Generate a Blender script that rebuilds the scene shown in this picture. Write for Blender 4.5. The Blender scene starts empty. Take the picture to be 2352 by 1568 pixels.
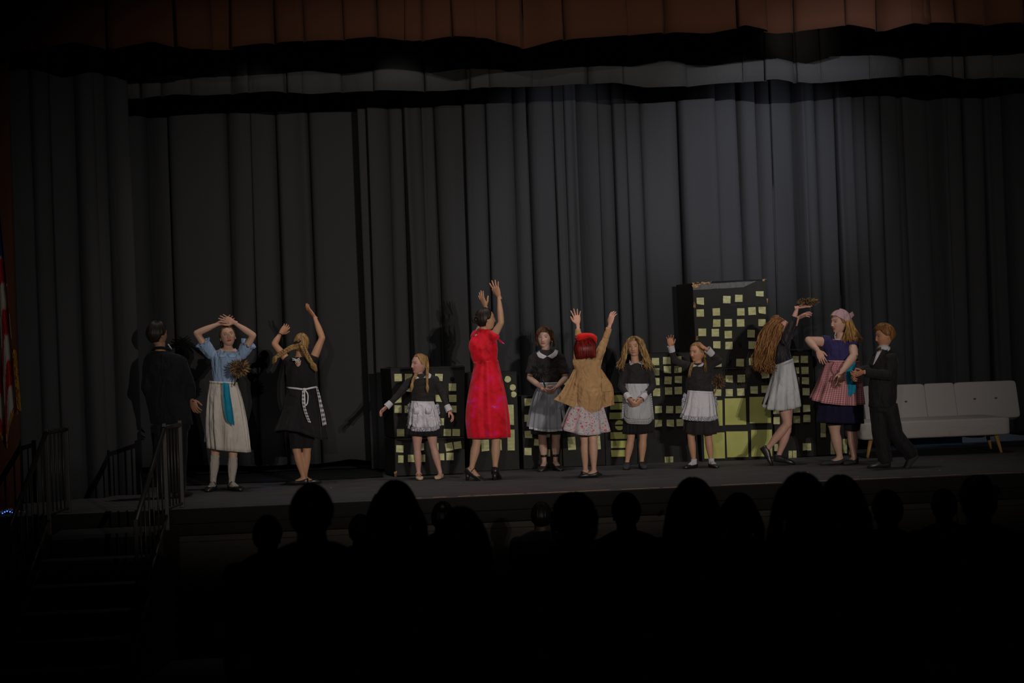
import bpy, math, random
import numpy as np
from math import sin, cos, pi, radians, sqrt
from mathutils import Vector, Matrix, noise
from mathutils.bvhtree import BVHTree

random.seed(7)
RNG = np.random.default_rng(7)
SC = bpy.context.scene
COL = SC.collection

# ------------------------------------------------------------------ camera
F_PX = 4100.0
YAW, ROLL = radians(5.1), radians(2.03)
FW = np.array([sin(YAW), cos(YAW), 0.0])
_r0 = np.array([cos(YAW), -sin(YAW), 0.0]); _u0 = np.array([0, 0, 1.0])
RT = _r0 * cos(ROLL) - _u0 * sin(ROLL)
UP = _u0 * cos(ROLL) + _r0 * sin(ROLL)
CAM = np.array([-1.418, -15.89, 1.36])
cd = bpy.data.cameras.new('camera'); cam = bpy.data.objects.new('camera', cd); COL.objects.link(cam)
cd.sensor_width = 36.0; cd.lens = 36.0 * F_PX / 2352.0
cd.clip_start = 0.1; cd.clip_end = 200
cd.dof.use_dof = True; cd.dof.focus_distance = 18.2; cd.dof.aperture_fstop = 3.6
M = Matrix.Identity(4)
for i in range(3):
    M[i][0] = RT[i]; M[i][1] = UP[i]; M[i][2] = -FW[i]; M[i][3] = CAM[i]
cam.matrix_world = M
SC.camera = cam

SC.view_settings.view_transform = 'Standard'; SC.view_settings.look = 'None'
SC.view_settings.gamma = 1.0; SC.view_settings.use_curve_mapping = False
SC.view_settings.exposure = 0.0

# ------------------------------------------------------------------ light
w = bpy.data.worlds.new('world'); SC.world = w; w.use_nodes = True
w.node_tree.nodes['Background'].inputs[0].default_value = (0.5, 0.55, 0.7, 1)
w.node_tree.nodes['Background'].inputs[1].default_value = 0.0006

def spot(name, loc, target, power, angle, blend=0.4, color=(1, 0.95, 0.88), radius=0.08):
    l = bpy.data.lights.new(name, 'SPOT'); o = bpy.data.objects.new(name, l); COL.objects.link(o)
    l.energy = power; l.spot_size = radians(angle); l.spot_blend = blend; l.color = color
    l.shadow_soft_size = radius
    o.location = loc
    o.rotation_euler = (Vector(target) - Vector(loc)).to_track_quat('-Z', 'Y').to_euler()
    return o
# front-of-house projectors; an added unseen panel with a slot cuts their beams
LC = (1, 0.93, 0.86)
spot('front_spot', (3.2, -18.0, 3.35), (-2.3, 3, 1.35), 2700, 23, 1.0, LC, 0.02)
spot('front_spot', (3.7, -18.0, 3.35), (0.7, 3, 2.0), 2500, 24, 1.0, LC, 0.02)
spot('front_spot', (4.2, -18.0, 3.35), (3.5, 3, 2.0), 2500, 23, 1.0, LC, 0.02)
spot('front_spot', (-2.5, -18.0, 3.35), (0.5, 3, 1.6), 1300, 27, 1.0, (1, 0.9, 0.8), 0.02)
spot('cool_front_spot', (3.4, -18.0, 3.35), (3.05, 3.9, 3.1), 9000, 9.5, 1.0, (0.80, 0.85, 1.0), 0.02)
spot('cool_front_spot', (3.0, -18.0, 3.35), (0.95, 3.9, 2.4), 3600, 8.0, 1.0, (0.82, 0.86, 1.0), 0.02)
spot('colour_spot', (0.6, 0.3, 4.4), (0.3, 0.25, 0), 12, 26, 1.0, (1.0, 0.08, 0.10), 0.05)
spot('colour_spot', (-1.6, 0.3, 4.4), (-1.9, 0.3, 0), 10, 26, 1.0, (0.15, 0.25, 1.0), 0.05)
spot('colour_spot', (-4.9, -0.1, 5.0), (-4.35, 1.2, 3.9), 40, 44, 1.0, (0.22, 0.30, 1.0), 0.05)
# down lights over the forestage
for _x in (-2.4, -0.8, 0.8, 2.6, 4.2):
    spot('down_light', (_x, 1.25, 5.2), (_x, 1.5, 0), 110 if _x < 4 else 50, 66, 1.0, (1, 0.94, 0.9), 0.12)
# border lights above the stage, washing the back drape
spot('border_spot', (3.9, 2.5, 4.9), (3.1, 4.1, 2.0), 60, 85, 1.0, (0.80, 0.84, 1.0), 0.05)
spot('border_spot', (1.0, 2.5, 4.9), (0.9, 4.1, 1.8), 30, 80, 1.0, (0.80, 0.84, 1.0), 0.05)
spot('border_spot', (2.9, 1.1, 4.5), (3.2, 2.0, 4.35), 3.0, 50, 1.0, (1.0, 0.9, 0.8), 0.03)

# ------------------------------------------------------------------ projection helpers
def ray(px, py):
    return FW + RT * ((px - 1176.0) / F_PX) + UP * ((784.0 - py) / F_PX)
def P(px, py, Z):
    return CAM + ray(px, py) * Z
def floorZ(px, py, z=0.0):
    return (z - CAM[2]) / ray(px, py)[2]
def onY(px, py, Y):
    r = ray(px, py); return CAM + r * ((Y - CAM[1]) / r[1])
def norm(v):
    v = np.asarray(v, float); return v / max(np.linalg.norm(v), 1e-9)
def px_of(p):
    d = np.asarray(p, float) - CAM; z = d @ FW
    return 1176 + F_PX * (d @ RT) / z, 784 - F_PX * (d @ UP) / z

# ------------------------------------------------------------------ tagging
def tag(o, label=None, cat=None, group=None, kind=None):
    if label: o['label'] = label
    if cat: o['category'] = cat
    if group: o['group'] = group
    if kind: o['kind'] = kind
    return o
def empty(name, loc, label=None, cat=None, group=None):
    o = bpy.data.objects.new(name, None); COL.objects.link(o); o.location = loc
    return tag(o, label, cat, group)

# ------------------------------------------------------------------ mesh helpers
class MB:
    def __init__(s): s.V = []; s.F = []; s.U = []; s.C = []; s.M = []; s.n = 0
    def add(s, V, F, uv=None, col=None, mat=0):
        V = np.asarray(V, float).reshape(-1, 3)
        s.V.append(V)
        s.F.extend([tuple(int(i) + s.n for i in f) for f in F])
        s.M.extend([mat] * len(F))
        s.U.append(np.zeros((len(V), 2)) if uv is None else np.asarray(uv, float).reshape(-1, 2))
        c = np.ones((len(V), 3))
        if col is not None: c[:] = col
        s.C.append(c); s.n += len(V); return s
    def arrays(s): return np.concatenate(s.V), s.F
    def box(s, c, size, mat=0, rot=None, bev=0):
        h = np.asarray(size, float) / 2
        v = np.array([[sx * h[0], sy * h[1], sz * h[2]] for sz in (-1, 1) for sy in (-1, 1) for sx in (-1, 1)])
        if rot is not None: v = v @ np.asarray(rot).T
        return s.add(v + np.asarray(c, float), [(0, 2, 3, 1), (4, 5, 7, 6), (0, 1, 5, 4), (2, 6, 7, 3), (0, 4, 6, 2), (1, 3, 7, 5)], mat=mat)
    def grid(s, R, closed=True, cap0=False, cap1=False, uv=None, col=None, mat=0, flip=False):
        R = np.asarray(R, float); m, n = R.shape[:2]; F = []
        nn = n if closed else n - 1
        for i in range(m - 1):
            for j in range(nn):
                k = (j + 1) % n
                f = (i * n + j, i * n + k, (i + 1) * n + k, (i + 1) * n + j)
                F.append(f[::-1] if flip else f)
        if cap0: F.append(tuple(range(n))[::-1])
        if cap1: F.append(tuple((m - 1) * n + j for j in range(n)))
        return s.add(R.reshape(-1, 3), F, uv, col, mat)
    def tube(s, pts, rad, n=10, cap=True, ratio=1.0, hint=(0, 0, 1), mat=0, col=None, rs=0):
        pts = np.asarray(pts, float)
        rad = np.broadcast_to(np.asarray(rad, float), (len(pts),)) if np.ndim(rad) == 0 else np.asarray(rad, float)
        if rs:
            pts, rad = resample(pts, rs), np.interp(np.linspace(0, 1, rs), np.linspace(0, 1, len(rad)), rad)
        R = []; u = None
        for i in range(len(pts)):
            a = pts[max(i - 1, 0)]; b = pts[min(i + 1, len(pts) - 1)]; t = norm(b - a)
            if u is None:
                h = np.asarray(hint, float); 
                if abs(t @ norm(h)) > 0.95: h = np.array([1.0, 0.1, 0])
                u = norm(h - t * (h @ t))
            else: u = norm(u - t * (u @ t))
            v = np.cross(t, u)
            a_ = np.linspace(0, 2 * pi, n, endpoint=False)
            R.append(pts[i] + rad[i] * (np.outer(np.cos(a_), u) + ratio * np.outer(np.sin(a_), v)))
        return s.grid(np.array(R), True, cap, cap, mat=mat, col=col)
    def ell(s, c, a, b, d, n=14, m=9, mat=0, col=None):
        c = np.asarray(c, float); a, b, d = (np.asarray(x, float) for x in (a, b, d))
        R = []
        for i in range(m):
            e = -pi / 2 + pi * (i + 0.5) / m if 0 < i < m - 1 else (-pi / 2 + 0.06 if i == 0 else pi / 2 - 0.06)
            t = np.linspace(0, 2 * pi, n, endpoint=False)
            R.append(c + cos(e) * (np.outer(np.cos(t), a) + np.outer(np.sin(t), b)) + sin(e) * d)
        return s.grid(np.array(R), True, True, True, mat=mat, col=col)
    def sph(s, c, r, n=12, m=8, mat=0, col=None):
        return s.ell(c, (r, 0, 0), (0, r, 0), (0, 0, r), n, m, mat, col)
    def build(s, name, mats, parent=None, base=None, smooth=True, uv=False, colr=False, solid=0, sub=0, bevel=0):
        V, F = s.arrays()
        base = np.zeros(3) if base is None else np.asarray(base, float)
        me = bpy.data.meshes.new(name)
        me.from_pydata((V - base).tolist(), [], F); me.update()
        if not isinstance(mats, (list, tuple)): mats = [mats]
        for m_ in mats: me.materials.append(m_)
        if len(mats) > 1: me.polygons.foreach_set('material_index', s.M)
        if smooth: me.polygons.foreach_set('use_smooth', [True] * len(me.polygons))
        if uv:
            U = np.concatenate(s.U); l = me.uv_layers.new(name='UVMap')
            idx = np.zeros(len(me.loops), int); me.loops.foreach_get('vertex_index', idx)
            l.data.foreach_set('uv', U[idx].ravel())
        if colr:
            C = np.concatenate(s.C); a = me.color_attributes.new('Col', 'FLOAT_COLOR', 'POINT')
            a.data.foreach_set('color', np.concatenate([C, np.ones((len(C), 1))], 1).ravel())
        o = bpy.data.objects.new(name, me); COL.objects.link(o)
        if parent is not None:
            o.parent = parent
        else: o.location = base
        if bevel:
            b = o.modifiers.new('b', 'BEVEL'); b.width = bevel; b.segments = 2; b.limit_method = 'ANGLE'
        if solid:
            d = o.modifiers.new('s', 'SOLIDIFY'); d.thickness = solid; d.offset = 0
        if sub:
            d = o.modifiers.new('u', 'SUBSURF'); d.levels = sub; d.render_levels = sub
        return o

def resample(p, n):
    p = np.asarray(p, float)
    if len(p) == 2: return p[0] + np.linspace(0, 1, n)[:, None] * (p[1] - p[0])
    q = np.vstack([2 * p[0] - p[1], p, 2 * p[-1] - p[-2]])
    out = []
    for t in np.linspace(0, len(p) - 1, n):
        i = min(int(t), len(p) - 2); f = t - i
        a, b, c, d = q[i], q[i + 1], q[i + 2], q[i + 3]
        out.append(0.5 * ((2 * b) + (-a + c) * f + (2 * a - 5 * b + 4 * c - d) * f * f + (-a + 3 * b - 3 * c + d) * f ** 3))
    return np.array(out)

def remesh(mb, voxel, smooth=3, wr=0.0, wf=14.0, wz=1.0):
    """union of the collected closed shapes as one continuous skin"""
    V, F = mb.arrays()
    me = bpy.data.meshes.new('tmp'); me.from_pydata(V.tolist(), [], F); me.update()
    o = bpy.data.objects.new('tmp', me); COL.objects.link(o)
    r = o.modifiers.new('r', 'REMESH'); r.mode = 'VOXEL'; r.voxel_size = voxel
    if smooth:
        s = o.modifiers.new('s', 'SMOOTH'); s.iterations = smooth; s.factor = 0.6
    dg = bpy.context.evaluated_depsgraph_get(); ev = o.evaluated_get(dg)
    m2 = ev.to_mesh()
    n = len(m2.vertices); v = np.zeros(n * 3); m2.vertices.foreach_get('co', v); v = v.reshape(-1, 3)
    nr = np.zeros(n * 3); m2.vertices.foreach_get('normal', nr); nr = nr.reshape(-1, 3)
    f = [tuple(p.vertices) for p in m2.polygons]
    ev.to_mesh_clear(); bpy.data.objects.remove(o); bpy.data.meshes.remove(me)
    if wr:
        for i in range(n):
            q = v[i]
            v[i] = q + nr[i] * wr * (noise.noise(Vector((q[0] * wf, q[1] * wf, q[2] * wf * wz))) + 0.5 * noise.noise(Vector((q[0] * wf * 2.3 + 5, q[1] * wf * 2.3, q[2] * wf * 2.3 * wz))))
    return v, f

def bvh_of(V, F): return BVHTree.FromPolygons([Vector(p) for p in V], F)

# ------------------------------------------------------------------ materials
_mats = {}
def base_mat(name):
    m = bpy.data.materials.new(name); m.use_nodes = True
    nt = m.node_tree; b = nt.nodes['Principled BSDF']; return m, nt, b
def N(nt, t, **k):
    n = nt.nodes.new(t)
    for a, v in k.items():
        if isinstance(a, str) and hasattr(n, a): setattr(n, a, v)
    return n
def fabric(name, col, rough=0.9, var=0.12, fold=0.25, fs=9, sheen=0.15, weave=0.15, zs=0.35, spec=0.2, metal=0):
    if name in _mats: return _mats[name]
    m, nt, b = base_mat(name)
    tc = N(nt, 'ShaderNodeTexCoord'); mp = N(nt, 'ShaderNodeMapping'); mp.inputs['Scale'].default_value = (1, 1, zs)
    nt.links.new(tc.outputs['Object'], mp.inputs[0])
    n1 = N(nt, 'ShaderNodeTexNoise'); n1.inputs['Scale'].default_value = fs; n1.inputs['Detail'].default_value = 3
    nt.links.new(mp.outputs[0], n1.inputs['Vector'])
    n2 = N(nt, 'ShaderNodeTexNoise'); n2.inputs['Scale'].default_value = 350
    nt.links.new(tc.outputs['Object'], n2.inputs['Vector'])
    mx = N(nt, 'ShaderNodeMix', data_type='RGBA')
    c = np.array(col[:3])
    mx.inputs[6].default_value = (*(c * (1 - var)), 1); mx.inputs[7].default_value = (*np.minimum(c * (1 + var), 1), 1)
    nt.links.new(n2.outputs[0], mx.inputs[0]); nt.links.new(mx.outputs[2], b.inputs['Base Color'])
    bp = N(nt, 'ShaderNodeBump'); bp.inputs['Strength'].default_value = min(1, fold * 2.2); bp.inputs['Distance'].default_value = 0.06
    n1.inputs['Distortion'].default_value = 0.6
    nt.links.new(n1.outputs[0], bp.inputs['Height'])
    b2 = N(nt, 'ShaderNodeBump'); b2.inputs['Strength'].default_value = weave; b2.inputs['Distance'].default_value = 0.001
    nt.links.new(n2.outputs[0], b2.inputs['Height']); nt.links.new(bp.outputs[0], b2.inputs['Normal'])
    nt.links.new(b2.outputs[0], b.inputs['Normal'])
    b.inputs['Roughness'].default_value = rough; b.inputs['Sheen Weight'].default_value = sheen * 0.3
    b.inputs['Specular IOR Level'].default_value = spec; b.inputs['Metallic'].default_value = metal
    _mats[name] = m; return m
def plain(name, col, rough=0.5, metal=0.0, spec=0.5, emis=None, es=0, bump=0, bs=40, var=0.0):
    if name in _mats: return _mats[name]
    m, nt, b = base_mat(name)
    b.inputs['Base Color'].default_value = (*col, 1); b.inputs['Roughness'].default_value = rough
    b.inputs['Metallic'].default_value = metal; b.inputs['Specular IOR Level'].default_value = spec
    if emis: b.inputs['Emission Color'].default_value = (*emis, 1); b.inputs['Emission Strength'].default_value = es
    tc = N(nt, 'ShaderNodeTexCoord'); n1 = N(nt, 'ShaderNodeTexNoise'); n1.inputs['Scale'].default_value = bs
    n1.inputs['Detail'].default_value = 4
    nt.links.new(tc.outputs['Object'], n1.inputs['Vector'])
    if var:
        mx = N(nt, 'ShaderNodeMix', data_type='RGBA'); c = np.array(col)
        mx.inputs[6].default_value = (*(c * (1 - var)), 1); mx.inputs[7].default_value = (*np.minimum(c * (1 + var), 1), 1)
        nt.links.new(n1.outputs[0], mx.inputs[0]); nt.links.new(mx.outputs[2], b.inputs['Base Color'])
    if bump:
        bp = N(nt, 'ShaderNodeBump'); bp.inputs['Strength'].default_value = bump; bp.inputs['Distance'].default_value = 0.01
        nt.links.new(n1.outputs[0], bp.inputs['Height']); nt.links.new(bp.outputs[0], b.inputs['Normal'])
    _mats[name] = m; return m
def ramp_mat(name, tex, scale, stops, mapscale=(1, 1, 1), coord='Object', rough=0.85, detail=3, dist=0, sheen=0.1, fold=0, alpha=None):
    if name in _mats: return _mats[name]
    m, nt, b = base_mat(name)
    tc = N(nt, 'ShaderNodeTexCoord'); mp = N(nt, 'ShaderNodeMapping'); mp.inputs['Scale'].default_value = mapscale
    nt.links.new(tc.outputs[coord], mp.inputs[0])
    if tex == 'noise':
        t = N(nt, 'ShaderNodeTexNoise'); t.inputs['Detail'].default_value = detail; t.inputs['Distortion'].default_value = dist
        out = t.outputs[0]
    else:
        t = N(nt, 'ShaderNodeTexVoronoi'); out = t.outputs[0]
    t.inputs['Scale'].default_value = scale
    nt.links.new(mp.outputs[0], t.inputs['Vector'])
    r = N(nt, 'ShaderNodeValToRGB'); cr = r.color_ramp
    while len(cr.elements) < len(stops): cr.elements.new(0.5)
    for e, (p, c) in zip(cr.elements, stops): e.position = p; e.color = (*c, 1)
    nt.links.new(out, r.inputs[0]); nt.links.new(r.outputs[0], b.inputs['Base Color'])
    b.inputs['Roughness'].default_value = rough; b.inputs['Sheen Weight'].default_value = sheen
    b.inputs['Specular IOR Level'].default_value = 0.25
    if fold:
        n1 = N(nt, 'ShaderNodeTexNoise'); n1.inputs['Scale'].default_value = 12
        nt.links.new(tc.outputs['Object'], n1.inputs['Vector'])
        bp = N(nt, 'ShaderNodeBump'); bp.inputs['Strength'].default_value = fold; bp.inputs['Distance'].default_value = 0.03
        nt.links.new(n1.outputs[0], bp.inputs['Height']); nt.links.new(bp.outputs[0], b.inputs['Normal'])
    if alpha is not None:
        b.inputs['Alpha'].default_value = alpha
    _mats[name] = m; return m
def gingham(name, c0, c1, freq=60):
    if name in _mats: return _mats[name]
    m, nt, b = base_mat(name)
    tc = N(nt, 'ShaderNodeTexCoord'); sp = N(nt, 'ShaderNodeSeparateXYZ'); nt.links.new(tc.outputs['UV'], sp.inputs[0])
    outs = []
    for k in (0, 1):
        a = N(nt, 'ShaderNodeMath', operation='MULTIPLY'); a.inputs[1].default_value = freq
        nt.links.new(sp.outputs[k], a.inputs[0])
        f = N(nt, 'ShaderNodeMath', operation='FRACT'); nt.links.new(a.outputs[0], f.inputs[0])
        g = N(nt, 'ShaderNodeMath', operation='GREATER_THAN'); g.inputs[1].default_value = 0.5
        nt.links.new(f.outputs[0], g.inputs[0]); outs.append(g)
    s = N(nt, 'ShaderNodeMath', operation='ADD'); nt.links.new(outs[0].outputs[0], s.inputs[0]); nt.links.new(outs[1].outputs[0], s.inputs[1])
    h = N(nt, 'ShaderNodeMath', operation='MULTIPLY'); h.inputs[1].default_value = 0.5; nt.links.new(s.outputs[0], h.inputs[0])
    mx = N(nt, 'ShaderNodeMix', data_type='RGBA'); mx.inputs[6].default_value = (*c0, 1); mx.inputs[7].default_value = (*c1, 1)
    nt.links.new(h.outputs[0], mx.inputs[0]); nt.links.new(mx.outputs[2], b.inputs['Base Color'])
    b.inputs['Roughness'].default_value = 0.9; b.inputs['Specular IOR Level'].default_value = 0.2
    _mats[name] = m; return m
def sheer(name, col, alpha, lace=False, scale=300):
    if name in _mats: return _mats[name]
    m, nt, b = base_mat(name)
    b.inputs['Base Color'].default_value = (*col, 1); b.inputs['Roughness'].default_value = 0.8
    b.inputs['Specular IOR Level'].default_value = 0.2
    b.inputs['Alpha'].default_value = alpha
    if lace:
        tc = N(nt, 'ShaderNodeTexCoord'); v = N(nt, 'ShaderNodeTexVoronoi', feature='DISTANCE_TO_EDGE'); v.inputs['Scale'].default_value = scale
        nt.links.new(tc.outputs['Object'], v.inputs['Vector'])
        r = N(nt, 'ShaderNodeValToRGB'); r.color_ramp.elements[0].position = 0.08; r.color_ramp.elements[1].position = 0.22
        r.color_ramp.elements[0].color = (1, 1, 1, 1); r.color_ramp.elements[1].color = (alpha, alpha, alpha, 1)
        nt.links.new(v.outputs[0], r.inputs[0]); nt.links.new(r.outputs[0], b.inputs['Alpha'])
    _mats[name] = m; return m
def skin_mat():
    if 'skin' in _mats: return _mats['skin']
    m, nt, b = base_mat('skin')
    a = N(nt, 'ShaderNodeAttribute'); a.attribute_name = 'Col'
    tc = N(nt, 'ShaderNodeTexCoord'); n1 = N(nt, 'ShaderNodeTexNoise'); n1.inputs['Scale'].default_value = 30
    n1.inputs['Detail'].default_value = 5; nt.links.new(tc.outputs['Object'], n1.inputs['Vector'])
    mr = N(nt, 'ShaderNodeMapRange'); mr.inputs[3].default_value = 0.88; mr.inputs[4].default_value = 1.12
    nt.links.new(n1.outputs[0], mr.inputs[0])
    mu = N(nt, 'ShaderNodeVectorMath', operation='SCALE'); nt.links.new(a.outputs['Color'], mu.inputs[0]); nt.links.new(mr.outputs[0], mu.inputs['Scale'])
    nt.links.new(mu.outputs[0], b.inputs['Base Color'])
    b.inputs['Roughness'].default_value = 0.55; b.inputs['Specular IOR Level'].default_value = 0.35
    b.inputs['Subsurface Weight'].default_value = 0.08; b.inputs['Subsurface Radius'].default_value = (0.02, 0.008, 0.004)
    b.inputs['Subsurface Scale'].default_value = 0.3
    _mats['skin'] = m; return m
def hair_mat(name, dark, light, rough=0.45):
    return ramp_mat(name, 'noise', 60, [(0.30, dark), (0.52, tuple((np.array(dark) + np.array(light)) / 2)), (0.72, light)],
                    (1, 1, 0.12), rough=rough, detail=4, sheen=0.0)

# ------------------------------------------------------------------ setting: stage, house floor, drapes
M_STAGE = ramp_mat('stage_paint', 'noise', 3.0, [(0.3, (0.050, 0.048, 0.050)), (0.55, (0.066, 0.063, 0.064)), (0.8, (0.085, 0.080, 0.078))], (1, 2, 1), rough=0.7, detail=8, sheen=0)
M_BLACKWOOD = plain('black_wood', (0.007, 0.006, 0.005), 0.8, spec=0.15, bump=0.2, var=0.3)
M_FASCIA = ramp_mat('fascia_wood', 'noise', 6, [(0.3, (0.012, 0.008, 0.004)), (0.7, (0.020, 0.014, 0.007))], (1, 1, 8), rough=0.6, sheen=0)
M_BLACKM = plain('black_metal', (0.05, 0.046, 0.042), 0.45, 0.5)
M_CURT = fabric('curtain_black', (0.041, 0.041, 0.043), 0.95, 0.10, 0.15, 5, sheen=0.05, zs=0.1)
M_BORDER = fabric('border_black', (0.060, 0.060, 0.060), 0.9, 0.1, 0.25, 5, sheen=0.05, zs=0.3)
M_BROWN = fabric('drape_brown', (0.070, 0.026, 0.013), 0.9, 0.15, 0.15, 5, sheen=0.05, zs=0.1)
M_MATTBLACK = fabric('black_floor_strip', (0.004, 0.004, 0.004), 0.95, 0.1, 0.2, 6, sheen=0.0)
M_CARPET = plain('house_floor_paint', (0.008, 0.007, 0.007), 0.9, bump=0.3, spec=0.1, bs=60, var=0.2)

b = MB(); b.box((1.0, 4.4, -0.06), (16, 8.8, 0.12)); 
tag(b.build('floor', M_STAGE, smooth=False), kind='structure')
b = MB(); b.box((1.0, 0.005, -0.075), (16, 0.05, 0.13)); b.box((1.0, -0.02, -0.19), (16, 0.03, 0.10))
tag(b.build('trim_1', M_BLACKWOOD, smooth=False, bevel=0.008), kind='structure')
b = MB(); b.box((1.0, 0.06, -0.75), (16, 0.06, 1.25))
fas = tag(b.build('wall_front', M_FASCIA, smooth=False), kind='structure')
base0 = np.zeros(3)
for i in range(13):
    b = MB(); x0 = -6.6 + i * 1.18
    b.box((x0 + 0.57, 0.022, -0.80), (1.12, 0.02, 1.0))
    b.build('fascia_panel', M_FASCIA, fas, (1.0 * 0, 0, 0), smooth=False, bevel=0.01)
# raked house floor
def house_z(Zc): return max(-1.3, -0.41 - 0.113 * (Zc - 6.8))
ys = np.linspace(-18.5, 0.02, 24)
R = np.array([[[x, y, house_z(y + 15.89 + 0.3)] for x in (-8, 9)] for y in ys])
b = MB(); b.grid(R, False)
tag(b.build('floor', M_CARPET, smooth=True, solid=0.05), kind='structure')
# back wall of the stage house, hidden behind the drapes
b = MB(); b.box((1.0, 6.2, 2.2), (16, 0.1, 7)); tag(b.build('wall_back', M_BLACKWOOD, smooth=False), kind='structure')
b = MB(); b.box((1.0, -17.0, 1.62), (16, 0.02, 3.04)); b.box((1.0, -17.0, 4.42), (16, 0.02, 2.0))  # added unseen panel behind the camera, slotted to trim the spot beams
tag(b.build('beam_mask', M_BLACKWOOD, smooth=False), kind='structure')
# metal nosing on the stage lip, its glints shaped as broken copper dashes
M_NOSE_GLINT = plain('nosing_glint', (0.26, 0.13, 0.07), 0.4, 0.5)
b = MB()
x = -1.0; _r = np.random.default_rng(12)
while x < 6.5:
    w_ = _r.uniform(0.05, 0.42); b.box((x + w_ / 2, -0.022, 0.0005), (w_, 0.008, 0.003)); x += w_ + _r.choice([0.004, 0.01, 0.03, 0.1])
tag(b.build('trim_2', M_NOSE_GLINT, smooth=False), kind='structure')

# ------------------------------------------------------------------ drapes
def drape(name, p0, p1, z0, z1, mat, seed, wmin, wmax, depth, rows=14, label=None, cat='curtain', hem=None, gather=0.0, group=None, sag=0.02, sharp=3.6, zf=None, thick=0.01):
    """a hanging cloth from p0 to p1 (x, y), bottom z0, top z1, folded towards the audience"""
    rg = np.random.default_rng(seed)
    p0 = np.array(p0, float); p1 = np.array(p1, float); L = np.linalg.norm(p1 - p0); d = (p1 - p0) / L
    nrm = np.array([d[1], -d[0]])
    if nrm[1] > 0: nrm = -nrm
    xs = []; ys_ = []; kk = []; x = 0.0; k = 0
    while x < L:
        w_ = rg.uniform(wmin, wmax) * rg.choice([1, 1, 1.6, 0.7]); dp = depth * rg.uniform(0.6, 1.25) * min(1, w_ / wmax + 0.3)
        nn = 20; asy = math.exp(rg.normal(0, 0.6)); sub_ = rg.uniform(0, 0.22) * (rg.random() < 0.6); nsub = rg.choice([1, 2])
        for j in range(nn):
            t = j / nn; tt = t ** asy
            xs.append(x + w_ * t - 0.145 * w_ * sin(2 * pi * t)); ys_.append(dp * (1 - abs(2 * tt - 1) ** sharp) * (1 - sub_ * (0.5 + 0.5 * cos(2 * pi * nsub * t))) + 0.018 * sin(5.1 * (x + w_ * t)) + 0.012 * sin(13.0 * (x + w_ * t) + 2)); kk.append(k)
        x += w_; k += 1
    xs = np.array(xs); ys_ = np.array(ys_); kk = np.array(kk)
    off = rg.normal(0, 1, k); off2 = rg.normal(0, 1, k); hemn = rg.normal(0, 1, k + 1)
    R = []
    for i in range(rows):
        v = i / (rows - 1); z = z1 + (z0 - z1) * v
        sh = 0.018 * off[kk] * v + 0.006 * np.sin(3 * v + off2[kk] * 3)
        X = xs + sh
        Y = ys_ * (0.75 + 0.35 * v) + 0.008 * np.sin(6 * v + off2[kk] * 5)
        zz = z + (v ** 6) * sag * np.interp(xs, np.linspace(0, L, k + 1), hemn)
        if hem is not None: zz = zz + (v ** 3) * np.array([hem(a / L) for a in xs])
        R.append(np.stack([p0[0] + d[0] * X + nrm[0] * Y, p0[1] + d[1] * X + nrm[1] * Y, zz], 1))
    mb = MB(); mb.grid(np.array(R), False)
    o = mb.build(name, mat, None, (p0[0], p0[1], z0), solid=thick)
    return tag(o, label, cat, group)

drape('stage_curtain', (-4.6, 4.2), (-1.15, 4.15), 0.10, 5.4, M_CURT, 3, 0.20, 0.42, 0.28,
      label='left half of the black rear drape, dim, hem lifted off the floor', hem=lambda t: 0.02 - 0.02 * t)
drape('stage_curtain', (-1.28, 3.80), (2.62, 3.80), 0.05, 5.4, M_CURT, 11, 0.13, 0.30, 0.26,
      label='middle width of the black rear drape behind the cardboard skyline')
drape('stage_curtain', (2.45, 4.15), (7.8, 4.2), 0.10, 5.4, M_CURT, 17, 0.12, 0.27, 0.26,
      label='right width of the black rear drape, brightest folds at its inner side', hem=lambda t: 0.02)
# leg drapes at the left
drape('leg_curtain', (-5.6, 0.85), (-3.66, 1.88), 0.0, 5.4, M_CURT, 5, 0.14, 0.30, 0.2,
      label='black leg drape hanging to the floor at the left wing', sharp=2.6)
# borders
_bz = lambda Y, px, py: onY(px, py, Y)[2]
drape('border_curtain', (-3.8, 2.1), (6.4, 2.15), _bz(2.1, 1100, 205), 5.6, M_BORDER, 21, 0.18, 0.42, 0.10, rows=10,
      label='short black border drape high above the stage', cat='valance', sag=0.025)
drape('proscenium_valance', (-5.6, -0.35), (6.9, -0.30), _bz(-0.35, 1100, 92), 5.2, M_BROWN, 31, 0.2, 0.42, 0.11, rows=10,
      label='dark brown front valance across the top of the stage opening', cat='valance', sag=0.03, hem=lambda t: -0.05 + 0.11 * t)
# brown main drape at the far left
drape('main_drape', (-5.9, 0.36), (-4.60, 0.46), 0.0, 5.2, M_BROWN, 41, 0.10, 0.16, 0.08,
      label='orange-brown main drape gathered at the left edge behind the flag')
# flat black strip on the boards under the left half of the rear drape
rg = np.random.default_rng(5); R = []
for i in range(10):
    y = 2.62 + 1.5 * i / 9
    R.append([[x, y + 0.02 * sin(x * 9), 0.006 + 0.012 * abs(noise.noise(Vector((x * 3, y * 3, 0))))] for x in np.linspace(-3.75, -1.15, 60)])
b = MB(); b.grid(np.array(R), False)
tag(b.build('black_floor_strip', M_MATTBLACK, None, (-2.4, 2.62, 0), solid=0.006), 'black strip lying on the boards below the lifted rear drape', 'cloth')
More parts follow.
